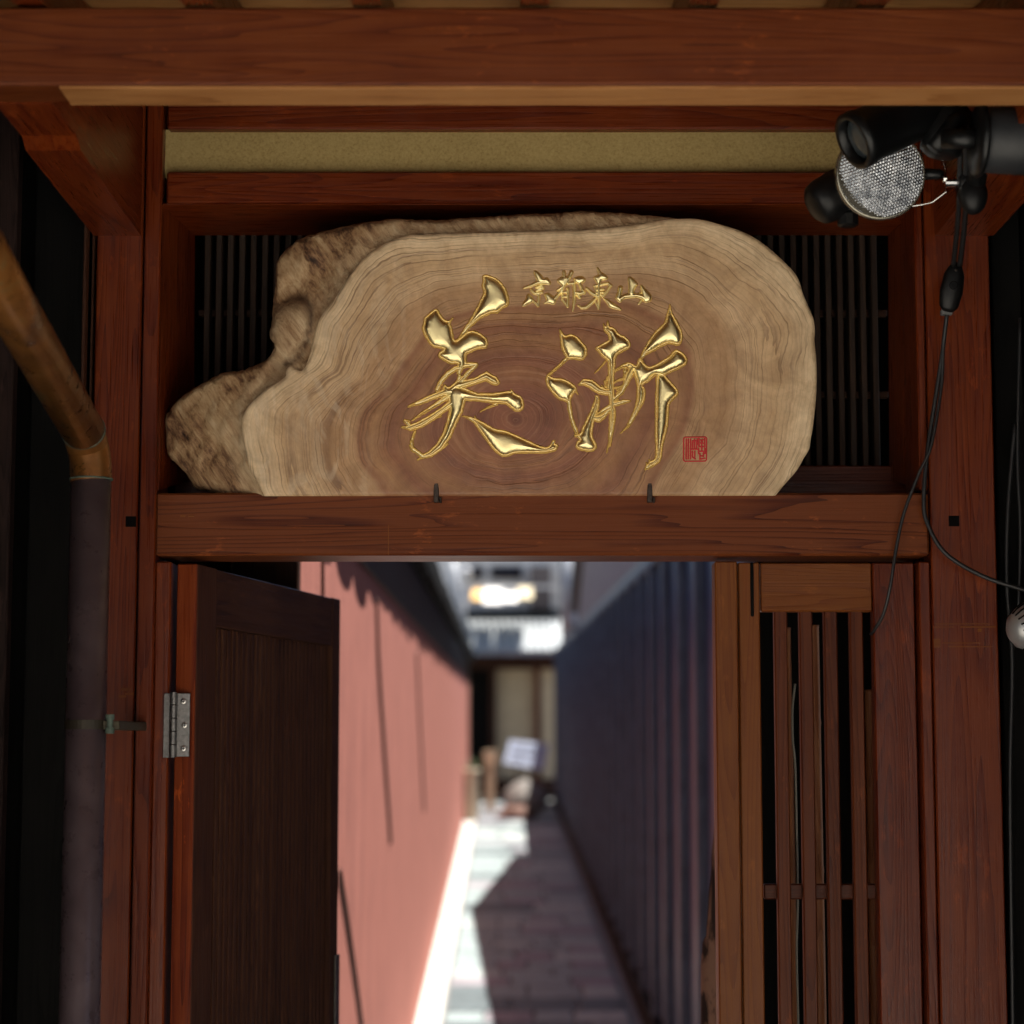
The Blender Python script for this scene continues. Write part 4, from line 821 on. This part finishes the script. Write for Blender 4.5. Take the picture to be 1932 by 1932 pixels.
# things at the alley's end
def lean_board():
    o = thing('notice_board', 'white tilted notice board at the far end of the alley', 'sign board', U(990, 1455, 21.0))
    q = [U(962, 1396, 21.12), U(1037, 1404, 21.12), U(1026, 1453, 21.0), U(950, 1440, 21.0)]
    obj('board', hexa([q[3], q[2], q[1], q[0]] + [p + Vector((0, .03, 0)) for p in (q[3], q[2], q[1], q[0])]), M['board'], o)
    for k in (.25, .5, .72):
        a_, b_ = q[0].lerp(q[3], k), q[1].lerp(q[2], k); a_, b_ = a_.lerp(b_, .12), a_.lerp(b_, .88 if k != .72 else .5)
        obj('printed_line', hexa([a_ + Vector((0, -.006, -.012)), b_ + Vector((0, -.006, -.012)), b_ + Vector((0, -.006, .012)), a_ + Vector((0, -.006, .012)), a_ + Vector((0, -.001, -.012)), b_ + Vector((0, -.001, -.012)), b_ + Vector((0, -.001, .012)), a_ + Vector((0, -.001, .012))]), M['ink'], o)
    for x in (975, 1015): obj('leg', tube(bmesh.new(), [U(x, 1440, 21.15), Vector((U(x, 1440, 21.15).x, 21.3, gz(21.3)))], .015, 8), W['dkbz'], o)
lean_board()
def rock(name, c, rad, mat, lab, cat, seed):
    bm = bmesh.new(); bmesh.ops.create_icosphere(bm, subdivisions=3, radius=1)
    for v_ in bm.verts:
        v_.co *= 1 + .25 * noise.noise(v_.co * 1.3 + Vector((seed, 0, 0))); v_.co = Vector((v_.co.x * rad[0], v_.co.y * rad[1], v_.co.z * rad[2])) + c
    return tag(obj(name, bm, mat, smooth=True), lab, cat)
rock('boulder', Vector((U(990, 1480, 20).x, 20, gz(20) + .17)), (.24, .22, .2), M['stone'], 'low grey stone below the white notice board', 'stone', 1)
rock('boulder', Vector((U(975, 1500, 19.2).x, 19.3, gz(19.3) + .05)), (.2, .16, .1), plain('brown_stone', (.14, .07, .05), .8), 'flat reddish brown stone in front of the grey stone', 'stone', 5)
bp = thing('stone_lantern_post', 'pale square stone post left of the white notice board', 'stone post', (U(925, 1500, 20.5).x, 20.5, gz(20.5)))
x = U(925, 1480, 20.5).x
box('shaft', x - .05, x + .05, 20.45, 20.55, gz(20.5) - .02, uz(1442, 20.5), M['cream'], bp); box('cap', x - .07, x + .07, 20.43, 20.57, uz(1442, 20.5) + .001, uz(1416, 20.5), M['postcap'], bp)
pt = thing('plant_pot', 'round cream pot with a small plant against the end of the pink wall', 'plant pot', (U(888, 1500, 19).x, 19, gz(19)))
x = U(889, 1480, 19).x; z = gz(19)
obj('pot', lathe(bmesh.new(), (x, 19, z), (0, 0, 1), [(0, .06), (.1, .085), (uz(1462, 19) - z, .08), (uz(1452, 19) - z, .10), (uz(1450, 19) - z, .08)], 20), M['pot'], pt, smooth=True)
bm = bmesh.new()
for i in range(26):
    a_ = random.uniform(0, 6.28); l = random.uniform(.08, .2); p0 = Vector((x, 19, uz(1455, 19))); d_ = Vector((math.cos(a_) * .6, math.sin(a_) * .6, random.uniform(.3, 1))).normalized()
    u_, w_ = frame_of(d_); s_ = .018
    vv = [bm.verts.new(p0), bm.verts.new(p0 + d_ * l * .5 + u_ * s_), bm.verts.new(p0 + d_ * l), bm.verts.new(p0 + d_ * l * .5 - u_ * s_)]; bm.faces.new(vv)
obj('leaves', bm, M['leaf'], pt, kind='stuff')

# ------------------------------------------------------------------ lamps at the upper right
LYc = -.42
can = thing('spot_lamp', 'black cylindrical spotlight pointing down left below the eave beam', 'spotlight', U(1800, 230, LYc))
ld = Vector((-.85, -.24, -.46)).normalized(); c0 = U(1609, 268, LYc); r = 57 * (LYc + 3) / F
bm = lathe(bmesh.new(), c0, -ld, [(0, r * .80), (-.001, r * .86), (0, r), (.012, r * 1.02), (.013, r * .96), (.14, r * .96), (.155, r * .86), (.165, r * .5), (.167, .005)], 40, (False, True))
obj('housing', bm, M['blackmetal'], can, smooth=True)
t = NT('dim_glass'); t.col((.035, .045, .05)); t.rough(.12); M['dimglass'] = t.m
obj('lens', lathe(bmesh.new(), c0 - ld * .012, ld, [(-.002, r * .5), (0, r * .79), (.003, r * .6), (.005, r * .3), (.0055, .001)], 32), M['dimglass'], can, smooth=True)
obj('inner_ring', lathe(bmesh.new(), c0 - ld * .014, ld, [(0, r * .83), (.014, r * .83), (.014, r * .80), (0, r * .80)], 32, (False, False)), M['blackmetal'], can, smooth=True)
j0 = U(1772, 262, -.40)
kn = obj('knuckle', lathe(bmesh.new(), U(1772, 294, -.40), (.25, 0, 1), [(0, .018), (.006, .026), (.05, .027), (.07, .02)], 24), M['blackmetal'], can, smooth=True)
obj('arm', tube(bmesh.new(), [U(1762, 282, -.43), U(1800, 232, -.43), U(1822, 215, -.42)], .011, 14), M['blackmetal'], can, smooth=True)
obj('arm', tube(bmesh.new(), [U(1780, 262, -.45), U(1845, 262, -.47)], .0125, 16), M['blackmetal'], can, smooth=True)
obj('bolt', lathe(bmesh.new(), U(1866, 226, -.45), (1, .1, 0), [(0, .006), (.016, .006), (.0165, .008), (.019, .008)], 12), M['steel'], can)
jb = thing('junction_box', 'round black mounting box on the right eave arm holding the lamps', 'junction box', U(1900, 265, -.36))
obj('housing', lathe(bmesh.new(), U(1850, 264, -.47), (1, .02, -.03), [(0, .012), (.001, .036), (.004, .040), (.045, .041), (.060, .041)], 36), plain('charcoal_metal', (.020, .022, .025), .5, nz=.3, scale=30), jb, smooth=True)
obj('flange', lathe(bmesh.new(), U(1838, 264, -.47), (1, .02, -.03), [(0, .02), (.001, .042), (.006, .046), (.010, .044)], 36), M['blackmetal'], jb, smooth=True)
PYc = -.30
par = thing('flood_lamp', 'round reflector flood lamp with ribbed glass lens hanging beside the black spotlight', 'flood light', U(1660, 328, PYc))
pd = Vector((.10, -1, -.16)).normalized(); c1 = U(1662, 328, PYc); r = 88 * (PYc + 3) / F
t = NT('ribbed_lens_glass'); t.col(t.ramp(t.noise(t.coord(rnd=False), 75, 4, .7), [(.35, (.22, .24, .27)), (.6, (.75, .78, .82))])); t.rough(.07); t.b.inputs['Metallic'].default_value = .88; M['lens'] = t.m
u_, w_ = frame_of(pd)
bm = bmesh.new(); N = 120; grid = {}; celld = {}
for i in range(-N, N + 1):
    for j in range(-N, N + 1):
        x, y = i / N * r * .95, j / N * r * .95; q = math.hypot(x, y)
        if q > r * .95: continue
        cell = .0040; xx = x * .94 + y * .34; yy2 = y * .94 - x * .34; 
        yo = yy2 / cell; xo = xx / cell + (.5 if int(math.floor(yo)) % 2 else 0); fx = xo - math.floor(xo) - .5; fy = yo - math.floor(yo) - .5
        ci = (int(math.floor(xo)), int(math.floor(yo))); rnd_ = celld.setdefault(ci, (random.uniform(-1, 1), random.uniform(-1, 1))); h = .0017 * max(0, 1 - 3.4 * (fx * fx + fy * fy)) + .0007 * (fx * rnd_[0] + fy * rnd_[1]); 
        h *= .25 + .75 * min(1, max(0, (q / r - .16) / .12))
        dome = .010 * (1 - (q / r) ** 2)
        grid[i, j] = bm.verts.new(c1 + u_ * x + w_ * y + pd * (dome + h))
for (i, j), v_ in grid.items():
    if (i + 1, j) in grid and (i, j + 1) in grid and (i + 1, j + 1) in grid: bm.faces.new((v_, grid[i + 1, j], grid[i + 1, j + 1], grid[i, j + 1]))
bmesh.ops.recalc_face_normals(bm, faces=bm.faces)
obj('lens', bm, M['lens'], par, smooth=True)
t = NT('lamp_glass_rim'); t.col((.32, .30, .24)); t.rough(.2); t.b.inputs['Metallic'].default_value = .8
obj('rim', lathe(bmesh.new(), c1 - pd * .012, pd, [(0, r * .93), (0, r), (.010, r * 1.01), (.0125, r * .99), (.0135, r * .955), (.012, r * .93)], 64, (False, False)), t.m, par, smooth=True)
back = (U(1580, 362, -.20) - c1).normalized()
rfl = bmesh.new()
pth = [c1 - pd * .005, c1 - pd * .035 + Vector((-.004, 0, -.004)), c1 - pd * .075 + Vector((-.012, 0, -.008))]
tube(rfl, pth, [r * .97, r * .72, r * .42], 32); obj('reflector', rfl, t.m, par, smooth=True)
sc0 = U(1600, 352, -.22); sdv = Vector((-.55, -.1, -.35)).normalized()
obj('socket', lathe(bmesh.new(), sc0, sdv, [(-.03, .02), (-.02, .028), (.0, .031), (.04, .031), (.052, .028), (.058, .02), (.06, .004)], 32), M['blackplastic'], par, smooth=True)
kb = U(1600, 428, -.22)
obj('knob', lathe(bmesh.new(), kb, (0, 0, 1), [(0, .010), (.002, .014), (.016, .0145), (.018, .012), (.024, .006), (.03, .006)], 10), M['blackplastic'], par)
obj('wire_bail', tube(bmesh.new(), [U(1690, 394, -.27), U(1740, 386, -.27), U(1758, 382, -.27), U(1785, 362, -.28), U(1784, 320, -.28), U(1779, 303, -.28), U(1757, 292, -.28), U(1735, 289, -.27)], .0009, 8), M['chrome'], par)
obj('shaft', lathe(bmesh.new(), U(1732, 328, -.28), (1, 0, -.02), [(0, .008), (.028, .007), (.034, .004)], 16), M['blackmetal'], par, smooth=True)
obj('bolt', lathe(bmesh.new(), U(1783, 345, -.29), (1, 0, 0), [(0, .0055), (.001, .006), (.017, .006), (.018, .009), (.02, .009)], 12), M['chrome'], par)
obj('nut', lathe(bmesh.new(), U(1778, 338, -.29), (1, 0, 0), [(0, .003), (.001, .005), (.005, .005), (.006, .003)], 8), M['chrome'], par)
obj('pivot', lathe(bmesh.new(), U(1806, 345, -.29), (1, 0, 0), [(0, .014), (.002, .018), (.02, .02), (.03, .018), (.032, .01)], 24), M['blackplastic'], par, smooth=True)
bm = bmesh.new(); bmesh.ops.create_uvsphere(bm, u_segments=20, v_segments=14, radius=.021); bmesh.ops.scale(bm, vec=(.9, .8, 1.25), verts=bm.verts); bmesh.ops.translate(bm, vec=U(1836, 368, -.3), verts=bm.verts)
obj('ball_joint', bm, M['blackplastic'], par, smooth=True)
obj('stem', tube(bmesh.new(), [U(1838, 355, -.3), U(1850, 300, -.33), U(1864, 270, -.35)], .013, 16), M['blackplastic'], par, smooth=True)

# cords with the inline switch
def cord(name, pts, r, lab, cat='cord', mat=None): return tag(obj(name, tube(bmesh.new(), spline(pts, 8), r, 10), mat or M['rubber'], smooth=True), lab, cat)
cord('cord', [U(1800, 215, -.40), U(1811, 250, -.36), U(1809, 380, -.26), U(1806, 430, -.18), U(1799, 500, -.07)], .0035, 'left of two black cords hanging from the lamps to the switch')
cord('cord', [U(1830, 215, -.40), U(1823, 260, -.36), U(1822, 380, -.26), U(1819, 430, -.18), U(1811, 500, -.07)], .0038, 'right of two black cords hanging from the lamps to the switch')
sw = thing('cord_switch', 'black inline cord switch hanging in front of the right gate post', 'switch', U(1788, 600, -.05))
p0, p1 = U(1806, 494, -.065), U(1787, 588, -.045); dd = p1 - p0; Ls = dd.length; dn = dd.normalized()
bm = bmesh.new(); lathe(bm, p0, dn, [(0, .004), (Ls * .08, .009), (Ls * .25, .0145), (Ls * .6, .0165), (Ls * .9, .0135), (Ls, .008)], 28)
m_ = (p0 + p1) / 2
for v_ in bm.verts: v_.co.y = m_.y + (v_.co.y - m_.y) * .6
obj('housing', bm, M['blackplastic'], sw, smooth=True)
obj('rocker', lathe(bmesh.new(), m_ + Vector((0, -.012, 0)), (0, -1, .05), [(-.004, .006), (0, .006), (.001, .005)], 16), M['blackmetal'], sw)
for k in (.18, .86): obj('screw', lathe(bmesh.new(), p0.lerp(p1, k) + Vector((0, -.006, 0)), (0, -1, 0), [(-.003, .002), (.0, .002), (.0005, .001)], 10), M['iron'], sw)
obj('cord_clamp', bx(bmesh.new(), p1.x - .009, p1.x + .007, p1.y - .006, p1.y + .006, p1.z - .005, p1.z + .003, .001), plain('grey_plastic', (.13, .13, .13), .5), sw)
cord('cord', [U(1787, 590, -.045), U(1776, 680, -.03), U(1762, 770, -.025), U(1749, 860, -.025), U(1743, 940, -.025), U(1749, 985, -.025), U(1782, 1042, -.03), U(1850, 1085, -.03), U(1932, 1113, -.04), U(2050, 1150, -.05)], .0031, 'black cable looping from the switch over the right gate post to the lower right')
cord('cord', [U(1787, 592, -.043), U(1780, 650, -.035), U(1776, 730, -.03), U(1757, 840, -.034), U(1733, 895, -.03), U(1705, 970, -.025), U(1690, 1040, -.022), U(1679, 1110, -.02), U(1666, 1160, -.005), U(1648, 1191, .015), U(1643, 1196, .045)], .0024, 'thin black cord crossing the lintel and ending at the lattice panel')
cord('cord', [U(1915, 800, .0), U(1902, 960, .0), U(1900, 1100, .0), U(1910, 1250, .0), U(1906, 1500, .0), U(1912, 2000, .0)], .003, 'dark wire running down the black boards at the right edge')
cord('cord', [U(1925, 600, .0), U(1920, 850, .0), U(1925, 1000, .0), U(1922, 1150, .0)], .0025, 'short dark wire on the black boards above the silver lamp')
sm = thing('small_spot_lamp', 'silver vented lamp head at the right edge of the picture', 'spotlight', U(1945, 1210, -.06))
dv = Vector((-.55, -.35, -.22)).normalized(); tip = U(1903, 1196, -.07)
t = NT('silver_lamp_metal'); t.col((.5, .5, .5)); t.rough(.38); t.b.inputs['Metallic'].default_value = .7
axis = Vector((1, .15, .30)).normalized()
sh = obj('lamp_shade', lathe(bmesh.new(), tip, axis, [(0, .002), (.002, .012), (.008, .022), (.02, .030), (.045, .038), (.08, .042)], 40), t.m, sm, smooth=True)
ua, wa = frame_of(axis)
for k in range(18):
    a_ = k / 18 * 2 * math.pi; e_ = ua * math.cos(a_) + wa * math.sin(a_)
    tube(vb := bmesh.new(), [tip + axis * .012 + e_ * .0255, tip + axis * .022 + e_ * .0313, tip + axis * .034 + e_ * .0352], .0012, 6); obj('vent_slot', vb, M['screwslot'], sh)
for a_ in bpy.data.objects:
    if a_.type == 'MESH' and a_.parent is None and 'kind' not in a_ and 'label' not in a_: print('UNTAGGED', a_.name)
